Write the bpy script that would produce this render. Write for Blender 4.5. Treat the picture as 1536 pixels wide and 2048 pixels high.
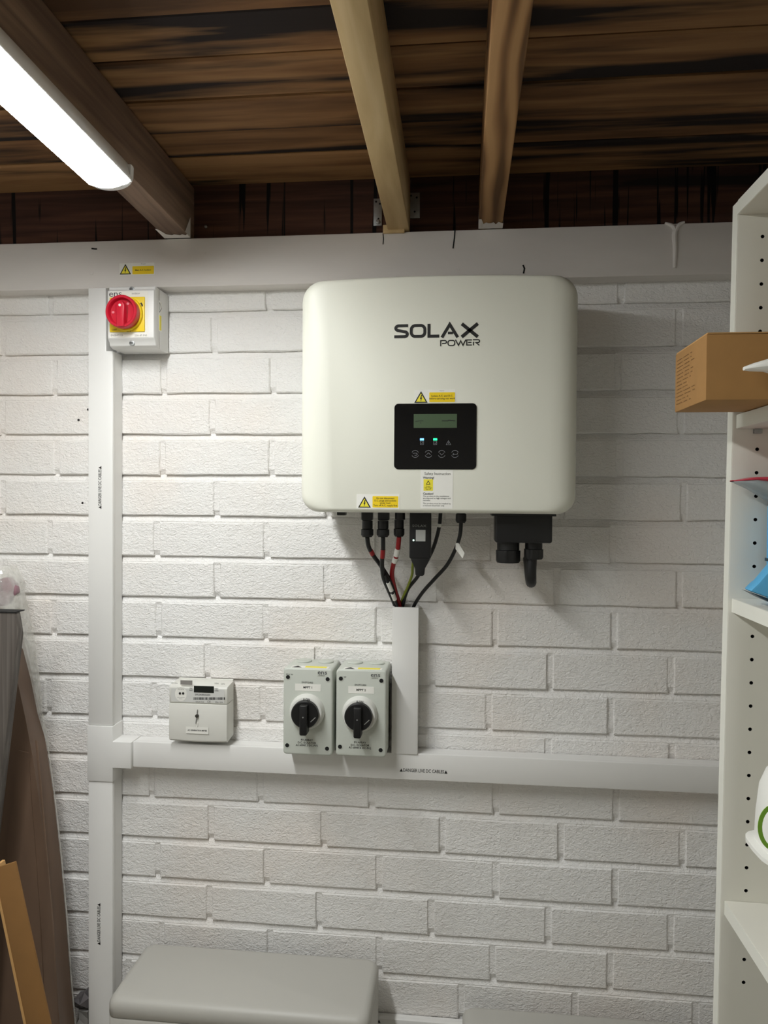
import bpy, bmesh, math, random
from mathutils import Vector, Matrix
random.seed(7)
for o in list(bpy.data.objects): bpy.data.objects.remove(o)
SC = bpy.context.scene
COL = SC.collection
PI = math.pi

# ------------------------------------------------------------------ camera
F = 1480.0                                  # focal length in pixels of the 1536x2048 frame
ZS = 1.55
CAM = Vector((0.15503517, -1.48603913, 0.02762771 + ZS))
FW = Vector((-0.10374688, 0.99443189, -0.01848799)).normalized()
UP = Vector((-0.00886339, 0.01766318, 0.99980471)).normalized()
RT = FW.cross(UP).normalized(); UP = RT.cross(FW).normalized()
cd = bpy.data.cameras.new('camera'); cam = bpy.data.objects.new('camera', cd); COL.objects.link(cam)
cd.sensor_fit = 'VERTICAL'; cd.sensor_height = 36.0; cd.lens = 36.0 * F / 2048.0; cd.clip_start = 0.02
cam.matrix_world = Matrix(((RT.x, UP.x, -FW.x, CAM.x), (RT.y, UP.y, -FW.y, CAM.y), (RT.z, UP.z, -FW.z, CAM.z), (0, 0, 0, 1)))
SC.camera = cam

def _ray(x, y): return FW * F + RT * (x - 768.0) - UP * (y - 1024.0)
def at(x, y, Y=0.0):
    d = _ray(x, y); return CAM + d * ((Y - CAM.y) / d.y)
def at_z(x, y, Z):
    d = _ray(x, y); return CAM + d * ((Z - CAM.z) / d.z)
def ppm(x, y, Y):                            # metres per pixel there
    return (at(x, y, Y) - at(x, y + 1, Y)).z

# ------------------------------------------------------------------ world, exposure
w = bpy.data.worlds.new('world'); SC.world = w; w.use_nodes = True
w.node_tree.nodes['Background'].inputs[0].default_value = (0.6, 0.62, 0.65, 1)
w.node_tree.nodes['Background'].inputs[1].default_value = 0.02
SC.view_settings.view_transform = 'Standard'; SC.view_settings.look = 'None'
SC.view_settings.gamma = 1.0; SC.view_settings.use_curve_mapping = False
SC.view_settings.exposure = 1.05
LAMP = 31.0                                  # emission of the batten diffusers

# ------------------------------------------------------------------ materials
def _lin(c):
    return tuple(((v / 255.0) / 12.92 if v / 255.0 <= .04045 else ((v / 255.0 + .055) / 1.055) ** 2.4) for v in c)
MATS = {}
def mat(name, rgb, rough=.5, metal=0.0, var=0.0, vscale=15.0, bump=0.0, bscale=200.0, spec=.5, emit=0.0, stretch=None, coat=0.0):
    if name in MATS: return MATS[name]
    m = bpy.data.materials.new(name); m.use_nodes = True; nt = m.node_tree; b = nt.nodes['Principled BSDF']
    c = _lin(rgb)
    b.inputs['Base Color'].default_value = (*c, 1); b.inputs['Roughness'].default_value = rough
    b.inputs['Metallic'].default_value = metal; b.inputs['Specular IOR Level'].default_value = spec
    b.inputs['Coat Weight'].default_value = coat
    if emit: b.inputs['Emission Color'].default_value = (*c, 1); b.inputs['Emission Strength'].default_value = emit
    if var or bump:
        g = nt.nodes.new('ShaderNodeNewGeometry'); src = g.outputs['Position']
        if stretch:
            mp = nt.nodes.new('ShaderNodeMapping'); mp.inputs['Scale'].default_value = stretch
            nt.links.new(src, mp.inputs['Vector']); src = mp.outputs['Vector']
    if var:
        n = nt.nodes.new('ShaderNodeTexNoise'); n.inputs['Scale'].default_value = vscale; n.inputs['Detail'].default_value = 5
        nt.links.new(src, n.inputs['Vector'])
        r = nt.nodes.new('ShaderNodeValToRGB'); r.color_ramp.elements[0].position = .3; r.color_ramp.elements[1].position = .7
        r.color_ramp.elements[0].color = (*[v * (1 - var) for v in c], 1); r.color_ramp.elements[1].color = (*[min(1, v * (1 + var * .6)) for v in c], 1)
        nt.links.new(n.outputs['Fac'], r.inputs['Fac']); nt.links.new(r.outputs['Color'], b.inputs['Base Color'])
    if bump:
        n2 = nt.nodes.new('ShaderNodeTexNoise'); n2.inputs['Scale'].default_value = bscale; n2.inputs['Detail'].default_value = 3
        nt.links.new(src, n2.inputs['Vector'])
        bp = nt.nodes.new('ShaderNodeBump'); bp.inputs['Strength'].default_value = bump; bp.inputs['Distance'].default_value = .002
        nt.links.new(n2.outputs['Fac'], bp.inputs['Height']); nt.links.new(bp.outputs['Normal'], b.inputs['Normal'])
    MATS[name] = m; return m

def brick_paint():
    m = bpy.data.materials.new('painted_brick'); m.use_nodes = True; nt = m.node_tree; b = nt.nodes['Principled BSDF']
    L = nt.links; N = nt.nodes
    g = N.new('ShaderNodeNewGeometry')
    # worm-like thick masonry paint relief
    n1 = N.new('ShaderNodeTexNoise'); n1.inputs['Scale'].default_value = 210; n1.inputs['Detail'].default_value = 2.5; n1.inputs['Distortion'].default_value = .8
    n2 = N.new('ShaderNodeTexNoise'); n2.inputs['Scale'].default_value = 55; n2.inputs['Detail'].default_value = 4
    mp = N.new('ShaderNodeMapping'); mp.inputs['Scale'].default_value = (.75, 1, 1.15)
    L.new(g.outputs['Position'], mp.inputs['Vector']); L.new(mp.outputs['Vector'], n1.inputs['Vector']); L.new(g.outputs['Position'], n2.inputs['Vector'])
    mx = N.new('ShaderNodeMath'); mx.operation = 'MULTIPLY_ADD'; mx.inputs[1].default_value = .75
    L.new(n2.outputs['Fac'], mx.inputs[0]); L.new(n1.outputs['Fac'], mx.inputs[2])
    bp = N.new('ShaderNodeBump'); bp.inputs['Strength'].default_value = .75; bp.inputs['Distance'].default_value = .0038
    L.new(mx.outputs[0], bp.inputs['Height']); L.new(bp.outputs['Normal'], b.inputs['Normal'])
    # faint pinkish and creamy tints where the old brick shows through the paint
    n3 = N.new('ShaderNodeTexNoise'); n3.inputs['Scale'].default_value = 3.2; n3.inputs['Detail'].default_value = 3
    L.new(g.outputs['Position'], n3.inputs['Vector'])
    r = N.new('ShaderNodeValToRGB'); e = r.color_ramp.elements
    e[0].position = .36; e[0].color = (*_lin((242, 236, 230)), 1); e[1].position = .64; e[1].color = (*_lin((243, 242, 240)), 1)
    e2 = r.color_ramp.elements.new(.5); e2.color = (*_lin((241, 239, 236)), 1)
    L.new(n3.outputs['Fac'], r.inputs['Fac']); L.new(r.outputs['Color'], b.inputs['Base Color'])
    b.inputs['Roughness'].default_value = .55; b.inputs['Specular IOR Level'].default_value = .35
    return m
def wood(name, dark, mid, light, axis, stain=0.0, fine=70.0, rings=0.0, rand=.5, rough=.75):
    """procedural timber; grain runs along the given axis; stain = share of black weathering"""
    m = bpy.data.materials.new(name); m.use_nodes = True; nt = m.node_tree; b = nt.nodes['Principled BSDF']; L = nt.links; N = nt.nodes
    tc = N.new('ShaderNodeNewGeometry'); oi = N.new('ShaderNodeObjectInfo')
    off = N.new('ShaderNodeVectorMath'); off.operation = 'ADD'
    sc = N.new('ShaderNodeMath'); sc.operation = 'MULTIPLY'; sc.inputs[1].default_value = 37.0
    L.new(oi.outputs['Random'], sc.inputs[0]); L.new(tc.outputs['Position'], off.inputs[0]); L.new(sc.outputs[0], off.inputs[1])
    def mapped(s_along, s_across):
        mp = N.new('ShaderNodeMapping'); s = [s_across] * 3; s[axis] = s_along; mp.inputs['Scale'].default_value = s
        L.new(off.outputs[0], mp.inputs['Vector']); return mp.outputs['Vector']
    n1 = N.new('ShaderNodeTexNoise'); n1.inputs['Scale'].default_value = 1; n1.inputs['Detail'].default_value = 6; n1.inputs['Distortion'].default_value = .4
    L.new(mapped(3.0, fine), n1.inputs['Vector'])
    fac = n1.outputs['Fac']
    if rings:
        wv = N.new('ShaderNodeTexWave'); wv.wave_type = 'BANDS'; wv.bands_direction = 'X' if axis != 0 else 'Z'
        wv.inputs['Scale'].default_value = rings; wv.inputs['Distortion'].default_value = 9; wv.inputs['Detail'].default_value = 2; wv.inputs['Detail Scale'].default_value = .8
        L.new(mapped(1.6, 8.0), wv.inputs['Vector'])
        mm = N.new('ShaderNodeMix'); mm.data_type = 'FLOAT'; mm.inputs[0].default_value = .5
        L.new(n1.outputs['Fac'], mm.inputs[2]); L.new(wv.outputs['Fac'], mm.inputs[3]); fac = mm.outputs[0]
    # plank to plank variation
    ad = N.new('ShaderNodeMath'); ad.operation = 'MULTIPLY_ADD'; ad.inputs[1].default_value = rand * .3; ad.use_clamp = True
    L.new(oi.outputs['Random'], ad.inputs[0]); sub = N.new('ShaderNodeMath'); sub.operation = 'SUBTRACT'; sub.inputs[1].default_value = rand * .15
    L.new(fac, ad.inputs[2]); L.new(ad.outputs[0], sub.inputs[0])
    r = N.new('ShaderNodeValToRGB'); e = r.color_ramp.elements
    e[0].position = .28; e[0].color = (*_lin(dark), 1); e[1].position = .72; e[1].color = (*_lin(light), 1)
    k = e.new(.5); k.color = (*_lin(mid), 1)
    L.new(sub.outputs[0], r.inputs['Fac']); out = r.outputs['Color']
    if stain:
        n4 = N.new('ShaderNodeTexNoise'); n4.inputs['Scale'].default_value = 1; n4.inputs['Detail'].default_value = 5
        L.new(mapped(1.3, 17.0), n4.inputs['Vector'])
        r2 = N.new('ShaderNodeValToRGB'); r2.color_ramp.elements[0].position = .62 - stain * .3; r2.color_ramp.elements[1].position = .72 - stain * .3
        r2.color_ramp.elements[0].color = (0, 0, 0, 1); r2.color_ramp.elements[1].color = (1, 1, 1, 1)
        L.new(n4.outputs['Fac'], r2.inputs['Fac'])
        mix = N.new('ShaderNodeMix'); mix.data_type = 'RGBA'; L.new(r2.outputs['Color'], mix.inputs[0]); L.new(out, mix.inputs[6])
        mix.inputs[7].default_value = (*_lin((34, 26, 24)), 1); out = mix.outputs[2]
    L.new(out, b.inputs['Base Color']); b.inputs['Roughness'].default_value = rough; b.inputs['Specular IOR Level'].default_value = .25
    bp = N.new('ShaderNodeBump'); bp.inputs['Strength'].default_value = .35; bp.inputs['Distance'].default_value = .002
    L.new(n1.outputs['Fac'], bp.inputs['Height']); L.new(bp.outputs['Normal'], b.inputs['Normal'])
    return m
def drip_wood():
    """dark stained board with black vertical runs of tar"""
    m = wood('tarred_board', (52, 34, 28), (76, 50, 40), (96, 66, 52), 0, stain=.25)
    nt = m.node_tree; b = nt.nodes['Principled BSDF']; N = nt.nodes; L = nt.links
    base = b.inputs['Base Color'].links[0].from_socket
    g = N.new('ShaderNodeNewGeometry'); mp = N.new('ShaderNodeMapping'); mp.inputs['Scale'].default_value = (62, 1, 2.0); L.new(g.outputs['Position'], mp.inputs['Vector'])
    n = N.new('ShaderNodeTexNoise'); n.inputs['Scale'].default_value = 1; n.inputs['Detail'].default_value = 3; L.new(mp.outputs['Vector'], n.inputs['Vector'])
    r = N.new('ShaderNodeValToRGB'); r.color_ramp.elements[0].position = .585; r.color_ramp.elements[1].position = .605
    L.new(n.outputs['Fac'], r.inputs['Fac'])
    mix = N.new('ShaderNodeMix'); mix.data_type = 'RGBA'; L.new(r.outputs['Color'], mix.inputs[0]); L.new(base, mix.inputs[6]); mix.inputs[7].default_value = (*_lin((10, 8, 9)), 1)
    L.new(mix.outputs[2], b.inputs['Base Color']); return m
def film_mat():
    m = bpy.data.materials.new('clear_film'); m.use_nodes = True; nt = m.node_tree; N = nt.nodes; L = nt.links
    for n in list(N):
        if n.type == 'BSDF_PRINCIPLED': N.remove(n)
    out = [n for n in N if n.type == 'OUTPUT_MATERIAL'][0]
    tr = N.new('ShaderNodeBsdfTransparent'); tr.inputs[0].default_value = (.93, .93, .91, 1)
    gl = N.new('ShaderNodeBsdfGlossy'); gl.inputs['Roughness'].default_value = .12; gl.inputs['Color'].default_value = (.9, .9, .9, 1)
    df = N.new('ShaderNodeBsdfDiffuse'); df.inputs['Color'].default_value = (.82, .81, .77, 1)
    a = N.new('ShaderNodeMixShader'); a.inputs[0].default_value = .22; L.new(df.outputs[0], a.inputs[1]); L.new(gl.outputs[0], a.inputs[2])
    c = N.new('ShaderNodeMixShader'); L.new(tr.outputs[0], c.inputs[1]); L.new(a.outputs[0], c.inputs[2])
    g = N.new('ShaderNodeNewGeometry'); n = N.new('ShaderNodeTexNoise'); n.inputs['Scale'].default_value = 30; n.inputs['Detail'].default_value = 5
    L.new(g.outputs['Position'], n.inputs['Vector'])
    mr = N.new('ShaderNodeMapRange'); mr.inputs[1].default_value = .35; mr.inputs[2].default_value = .75; mr.inputs[3].default_value = .25; mr.inputs[4].default_value = .65
    L.new(n.outputs['Fac'], mr.inputs[0]); L.new(mr.outputs[0], c.inputs[0])
    bp = N.new('ShaderNodeBump'); bp.inputs['Strength'].default_value = .8; bp.inputs['Distance'].default_value = .006
    L.new(n.outputs['Fac'], bp.inputs['Height']); L.new(bp.outputs['Normal'], gl.inputs['Normal']); L.new(bp.outputs['Normal'], df.inputs['Normal'])
    L.new(c.outputs[0], out.inputs['Surface']); return m

BRICK = brick_paint()
PLATE_PAINT = mat('painted_timber', (222, 217, 212), .55, var=.08, vscale=9, bump=.25, bscale=60, stretch=(.25, 1, 1))
WHITE_WALL = mat('plain_white_wall', (226, 224, 218), .8, bump=.2, bscale=80)
PVC = mat('white_pvc', (232, 231, 228), .35)
PVC_LID = mat('white_pvc_lid', (234, 233, 230), .32)
INV_W = mat('inverter_powder_coat', (230, 230, 217), .42, bump=.05, bscale=900)
BLACK = mat('black_plastic', (20, 20, 22), .42)
BLACK_GL = mat('black_glass', (5, 5, 7), .06, spec=.6)
BLACK_R = mat('black_rubber', (16, 16, 17), .5)
INK = mat('black_print', (24, 24, 22), .6)
GREY_INK = mat('grey_print', (120, 118, 112), .6)
YELLOW = mat('safety_yellow', (240, 206, 18), .45)
YEL_PALE = mat('label_yellow', (238, 224, 60), .45)
LABEL_W = mat('label_white', (236, 235, 228), .4)
RED = mat('isolator_red', (196, 22, 48), .35)
RED_CABLE = mat('red_cable', (150, 20, 26), .42)
ISO_GREY = mat('isolator_grey', (199, 203, 194), .45)
ISO_W = mat('isolator_white', (226, 225, 222), .4)
KNOB = mat('knob_black', (9, 9, 10), .45)
RING_W = mat('dial_ring', (222, 222, 216), .4)
METER_W = mat('meter_plastic', (222, 221, 214), .42)
METER_F = mat('meter_faceplate', (212, 212, 208), .35)
STEEL = mat('galvanised_steel', (170, 172, 172), .45, metal=.8, var=.15, vscale=60)
DARK_HOLE = mat('dark_recess', (14, 13, 12), .8)
BATT = mat('battery_case', (190, 188, 181), .45, bump=.04, bscale=700)
MELA = mat('white_melamine', (228, 226, 216), .4)
MELA_EDGE = mat('melamine_edge', (236, 236, 226), .38)
CARD = mat('kraft_cardboard', (164, 122, 70), .8, var=.07, vscale=25)
CARD_IN = mat('ochre_cardboard', (132, 94, 48), .75, var=.1, vscale=14)
CARD_EDGE = mat('cardboard_edge', (196, 152, 96), .8)
LCD = mat('lcd_screen', (74, 92, 68), .3)
LCD_DARK = mat('lcd_dark', (22, 26, 22), .25)
LED_BLUE = mat('led_blue', (110, 185, 255), .4, emit=.9)
LED_GREEN = mat('led_green', (40, 255, 150), .4, emit=.9)
LED_WHITE = mat('led_white', (200, 255, 225), .4, emit=1.5)
ICON = mat('panel_icon_grey', (120, 122, 126), .5)
GREEN = mat('green_ring_print', (120, 170, 40), .45)
BLUE = mat('blue_plastic', (92, 176, 224), .4)
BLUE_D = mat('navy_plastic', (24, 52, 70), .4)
PINK = mat('pink_film', (196, 56, 76), .3)
GREY_FILM = mat('grey_film', (150, 158, 160), .25)
FOAM_W = mat('white_moulded_plastic', (240, 240, 234), .4)
PURPLE = mat('mauve_sleeve', (150, 112, 122), .35, var=.4, vscale=40)
BATTEN_W = mat('batten_body', (232, 232, 232), .4)
CONCRETE = mat('concrete_floor', (176, 172, 164), .8, var=.12, vscale=6, bump=.2, bscale=60)
SHED_WALL = mat('room_wall_paint', (214, 211, 204), .8)
GREENYEL = mat('earth_sheath', (120, 130, 40), .5)
FILM = film_mat()
DECK = wood('deck_board', (80, 56, 37), (120, 86, 56), (150, 112, 74), 0, stain=.4, fine=34, rand=1.5)
RAFT_L = wood('rafter_brown', (92, 74, 63), (118, 97, 83), (142, 119, 101), 1, fine=60)
RAFT_M = wood('rafter_pale', (184, 156, 112), (205, 178, 132), (220, 195, 152), 1, fine=26)
RAFT_R = wood('rafter_orange', (104, 74, 46), (154, 114, 74), (178, 138, 94), 1, fine=40, rings=1.4)
TAR = drip_wood()
LAMINATE = wood('grey_laminate', (66, 60, 56), (86, 80, 75), (108, 102, 96), 2, fine=120, rand=.2, rough=.45)
BROWN_PACK = mat('brown_pack_board', (118, 96, 80), .3, var=.12, vscale=10, stretch=(3, 3, .6))
LIGHT = mat('batten_diffuser', (252, 254, 253), .4, emit=LAMP)

# ------------------------------------------------------------------ object helpers
def thing(name, label, cat, loc=(0, 0, 0), group=None, kind=None):
    o = bpy.data.objects.new(name, None); COL.objects.link(o); o.location = loc; o.empty_display_size = .05
    if kind: o['kind'] = kind
    if label: o['label'] = label
    if cat: o['category'] = cat
    if group: o['group'] = group
    return o
def tag(o, label=None, cat=None, group=None, kind=None):
    if label: o['label'] = label
    if cat: o['category'] = cat
    if group: o['group'] = group
    if kind: o['kind'] = kind
    return o
def link(name, me, parent=None, loc=(0, 0, 0), rot=(0, 0, 0)):
    o = bpy.data.objects.new(name, me); COL.objects.link(o); o.parent = parent; o.location = loc; o.rotation_euler = rot; return o

class MB:
    def __init__(s): s.v = []; s.f = []
    def add(s, vs, fs):
        n = len(s.v); s.v += [tuple(p) for p in vs]; s.f += [tuple(i + n for i in f) for f in fs]; return s
    def box(s, x0, x1, y0, y1, z0, z1):
        vs = [(x, y, z) for x in (x0, x1) for y in (y0, y1) for z in (z0, z1)]
        return s.add(vs, [(0, 1, 3, 2), (4, 6, 7, 5), (0, 4, 5, 1), (2, 3, 7, 6), (0, 2, 6, 4), (1, 5, 7, 3)])
    def loft(s, loops, cap=True, closed=True):
        n = len(loops[0]); base = []
        vs = [p for l in loops for p in l]; fs = []
        for i in range(len(loops) - 1):
            for j in range(n if closed else n - 1):
                k = (j + 1) % n; fs.append((i * n + j, i * n + k, (i + 1) * n + k, (i + 1) * n + j))
        if cap: fs.append(tuple(range(n - 1, -1, -1))); fs.append(tuple(range((len(loops) - 1) * n, len(loops) * n)))
        return s.add(vs, fs)
    def prism_xz(s, poly, y0, y1):           # polygon in (x, z), extruded along y
        return s.loft([[(x, y0, z) for x, z in poly], [(x, y1, z) for x, z in poly]])
    def lathe_y(s, cx, cz, prof, n=28):      # profile of (radius, y) spun about the y axis
        return s.loft([[(cx + r * math.cos(a), y, cz + r * math.sin(a)) for a in (2 * PI * i / n for i in range(n))] for r, y in prof])
    def lathe_z(s, cx, cy, prof, n=20):
        return s.loft([[(cx + r * math.cos(a), cy + r * math.sin(a), z) for a in (2 * PI * i / n for i in range(n))] for r, z in prof])
    def tube(s, pts, r, n=10, sub=6):
        P = [Vector(p) for p in pts]; Q = []
        rr = r if isinstance(r, (list, tuple)) else [r] * len(P); R = []
        for i in range(len(P) - 1):
            a, b, c, d = P[max(i - 1, 0)], P[i], P[i + 1], P[min(i + 2, len(P) - 1)]
            for k in range(sub):
                t = k / sub
                Q.append(.5 * ((2 * b) + (c - a) * t + (2 * a - 5 * b + 4 * c - d) * t * t + (3 * b - a - 3 * c + d) * t ** 3)); R.append(rr[i] * (1 - t) + rr[i + 1] * t)
        Q.append(P[-1]); R.append(rr[-1]); loops = []; side = None
        for i, q in enumerate(Q):
            tg = (Q[min(i + 1, len(Q) - 1)] - Q[max(i - 1, 0)]).normalized()
            if side is None: side = tg.orthogonal().normalized()
            side = (side - tg * side.dot(tg)).normalized(); up = tg.cross(side)
            loops.append([q + (side * math.cos(a) + up * math.sin(a)) * R[i] for a in (2 * PI * k / n for k in range(n))])
        return s.loft(loops)
    def build(s, name, m, parent=None, bevel=0, seg=2, smooth=False, loc=(0, 0, 0), rot=(0, 0, 0), angle=40):
        me = bpy.data.meshes.new(name); me.from_pydata(s.v, [], s.f)
        bm = bmesh.new(); bm.from_mesh(me); bmesh.ops.recalc_face_normals(bm, faces=bm.faces)
        if bevel:
            es = [e for e in bm.edges if len(e.link_faces) == 2 and e.calc_face_angle(0) > .6]
            bmesh.ops.bevel(bm, geom=es, offset=bevel, segments=seg, profile=.5, affect='EDGES', clamp_overlap=True)
        bm.to_mesh(me); bm.free(); me.materials.append(m)
        if smooth or bevel:
            for p in me.polygons: p.use_smooth = True
            me.set_sharp_from_angle(angle=math.radians(angle))
        return link(name, me, parent, loc, rot)
def box(name, m, x0, x1, y0, y1, z0, z1, parent=None, bevel=0, seg=2):
    return MB().box(x0, x1, y0, y1, z0, z1).build(name, m, parent, bevel, seg)
def rrect(cx, cz, a, b, r, n=5, arch=0.0):
    """rounded rectangle outline, half sizes a, b, in (x, z); arch lifts the middle of the top"""
    pts = []
    for (sx, sz, a0) in ((1, 1, 0), (-1, 1, 90), (-1, -1, 180), (1, -1, 270)):
        for i in range(n + 1):
            t = math.radians(a0 + 90 * i / n); pts.append((sx * (a - r) + r * math.cos(t), sz * (b - r) + r * math.sin(t)))
        if sz == 1 and sx == 1 and arch:
            for k in range(1, 8): pts.append(((a - r) * (1 - k / 4), b))
    return [(cx + x, cz + z + (arch * (1 - (x / a) ** 2) if z > 0 else 0)) for x, z in pts]
def plate(name, m, poly, y, t=.0004, parent=None):
    """thin flat print or label lying on a plane facing the room (towards -y)"""
    return MB().prism_xz(poly, y, y - t).build(name, m, parent)
def rect(x0, x1, z0, z1): return [(x0, z0), (x1, z0), (x1, z1), (x0, z1)]
def stroke(mb, pts, wd, y, t=.0004, closed=False):
    """flat stroke of constant width along a polyline in (x, z)"""
    n = len(pts); Lf = []; Rt = []
    for i, p in enumerate(pts):
        a = Vector(pts[i - 1]) if (i or closed) else None; b = Vector(pts[(i + 1) % n]) if (i < n - 1 or closed) else None
        p = Vector(p); d1 = (p - a).normalized() if a is not None else None; d2 = (b - p).normalized() if b is not None else None
        d1 = d1 or d2; d2 = d2 or d1
        tg = (d1 + d2)
        tg = tg.normalized() if tg.length > 1e-6 else d1
        nm = Vector((-tg.y, tg.x)); k = wd / 2 / max(.45, nm.dot(Vector((-d1.y, d1.x))))
        Lf.append(p + nm * k); Rt.append(p - nm * k)
    m = n if closed else n - 1
    for i in range(m):
        j = (i + 1) % n; mb.prism_xz([tuple(Lf[i]), tuple(Lf[j]), tuple(Rt[j]), tuple(Rt[i])], y, y - t)
def text(body, size, x, y, z, parent, m=INK, name='lettering', align='CENTER', rot=0.0, xs=1.0, weight=0.0, face='-y', space=1.0):
    cu = bpy.data.curves.new('t', 'FONT'); cu.body = body; cu.size = size; cu.align_x = align; cu.align_y = 'CENTER'
    cu.resolution_u = 2; cu.offset = weight; cu.space_line = space
    o = bpy.data.objects.new('t', cu); COL.objects.link(o)
    bpy.context.view_layer.update()
    me = bpy.data.meshes.new_from_object(o.evaluated_get(bpy.context.evaluated_depsgraph_get()))
    bpy.data.objects.remove(o); bpy.data.curves.remove(cu)
    me.materials.clear(); me.materials.append(m); me.name = name
    base = Matrix.Rotation(PI / 2, 4, 'X') @ Matrix.Rotation(rot, 4, 'Z') @ Matrix.Diagonal((xs, 1, 1, 1))
    if face == '-x': base = Matrix.Rotation(-PI / 2, 4, 'Z') @ base
    if face == '+x': base = Matrix.Rotation(PI / 2, 4, 'Z') @ base
    me.transform(base)
    return link(name, me, parent, (x, y, z))
def warn_triangle(parent, cx, cz, h, y, ink=INK, fill=YEL_PALE, t=.0004):
    w2 = h * .575
    tr = plate('warning_triangle', ink, [(cx - w2, cz - h / 2), (cx + w2, cz - h / 2), (cx, cz + h / 2)], y, t, parent)
    k = .74; oz = -h * .045
    MB().prism_xz([(cx - w2 * k, cz - h / 2 * k + oz), (cx + w2 * k, cz - h / 2 * k + oz), (cx, cz + h / 2 * k + oz)], y - t, y - 2 * t).build('yellow_field', fill, None).parent = tr
    b = [(.02, .26), (.10, .22), (.02, .02), (.10, .04), (-.01, -.30), (-.07, -.24), (-.03, -.27), (-.01, -.10), (-.09, -.12)]
    MB().prism_xz([(cx + x * h, cz + z * h - h * .06) for x, z in b], y - 2 * t, y - 3 * t).build('bolt', ink, None).parent = tr
    return tr

# ================================================================== THE ROOM
XL, XR, YN = -1.05, 0.86, -2.75              # left wall, right wall, wall behind the camera
COURSE, PITCH, JB, JP = .0845, .2337, .0135, .012
Z0 = 0.242446 + ZS                           # underside of the bricks of course 0
SLOPE = math.tan(math.radians(1.6))          # the roof falls towards the brick wall
PLATE_TOP = .5195 + CAM.z; PLATE_BOT = .4225 + CAM.z
RB = .5205 + CAM.z                           # rafter underside at the wall
RT_ = RB + .112                              # rafter top = deck underside at the wall
def zr(Y, z): return z - SLOPE * Y

box('floor', CONCRETE, XL - .1, XR + .1, YN - .1, .1, -.08, 0).__setitem__('kind', 'structure')
for nm, a in (('wall_left', (XL - .1, XL, YN, .1)), ('wall_right', (XR, XR + .1, YN, .1)), ('wall_front', (XL - .1, XR + .1, YN - .1, YN))):
    box(nm, SHED_WALL, *a, 0, 2.45)['kind'] = 'structure'

# ---- brick wall: recessed weather-struck mortar plus single bricks
KLO, KHI = -4, 20
def build_mortar():
    mb = MB(); prof = [(.012, PLATE_TOP - .002)]
    for k in range(KLO, KHI + 1):
        zb = Z0 - k * COURSE                  # underside of a brick
        prof += [(.0024, zb + .012), (.0085, zb + .0005), (.0012, zb - JB + .0015), (.0024, zb - JB - .004)]
    prof.append((.0024, 0.0))
    prof = [p for p in prof if p[1] <= PLATE_TOP and p[1] >= 0]
    back = .10
    loops = [[(x, y, z) for y, z in prof] + [(x, back, 0.0), (x, back, prof[0][1])] for x in (XL, XR)]
    return mb.loft(loops).build('wall_back', BRICK)
wall_back = build_mortar(); wall_back['kind'] = 'structure'

def brick_mesh(seed):
    """one painted brick, nominal length 1 (scaled), height and depth in metres; origin at middle of its underside front"""
    rnd = random.Random(seed); H = COURSE - JB; L = PITCH - JP; nx, nz = 5, 2
    def j(s): return rnd.uniform(-s, s)
    xs = [-L / 2 + .002 + (L - .004) * i / nx for i in range(nx + 1)]; zs = [.002 + (H - .004) * i / nz for i in range(nz + 1)]
    v = [(x + (j(.006) if 0 < i < nx else 0), -.0006 + j(.0007), z) for k, z in enumerate(zs) for i, x in enumerate(xs)]
    f = [(k * 6 + i, k * 6 + i + 1, (k + 1) * 6 + i + 1, (k + 1) * 6 + i) for k in range(nz) for i in range(nx)]
    ring = [i for i in range(6)] + [6 + 5, 12 + 5] + [12 + i for i in range(4, -1, -1)] + [6]
    n0 = len(v); m = len(ring)
    out = []
    for idx in ring:
        x, y, z = v[idx]; sx = -1 if x < -L / 2 + .0025 else (1 if x > L / 2 - .0025 else 0); sz = -1 if z < .0025 else (1 if z > H - .0025 else 0)
        out.append((x + sx * .002 + (j(.0012) if sx else 0), .0014, z + sz * .002 + (j(.0013) if sz else 0)))
    v += out; v += [(x, .014, z) for x, y, z in out]
    for i in range(m):
        k = (i + 1) % m
        f.append((ring[k], ring[i], n0 + i, n0 + k)); f.append((n0 + k, n0 + i, n0 + m + i, n0 + m + k))
    me = bpy.data.meshes.new('brick'); me.from_pydata(v, [], f)
    bm = bmesh.new(); bm.from_mesh(me); bmesh.ops.recalc_face_normals(bm, faces=bm.faces); bm.to_mesh(me); bm.free()
    for p in me.polygons: p.use_smooth = True
    me.set_sharp_from_angle(angle=math.radians(24))
    me.materials.append(BRICK); return me
BRICKS = [brick_mesh(s) for s in range(12)]
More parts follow.
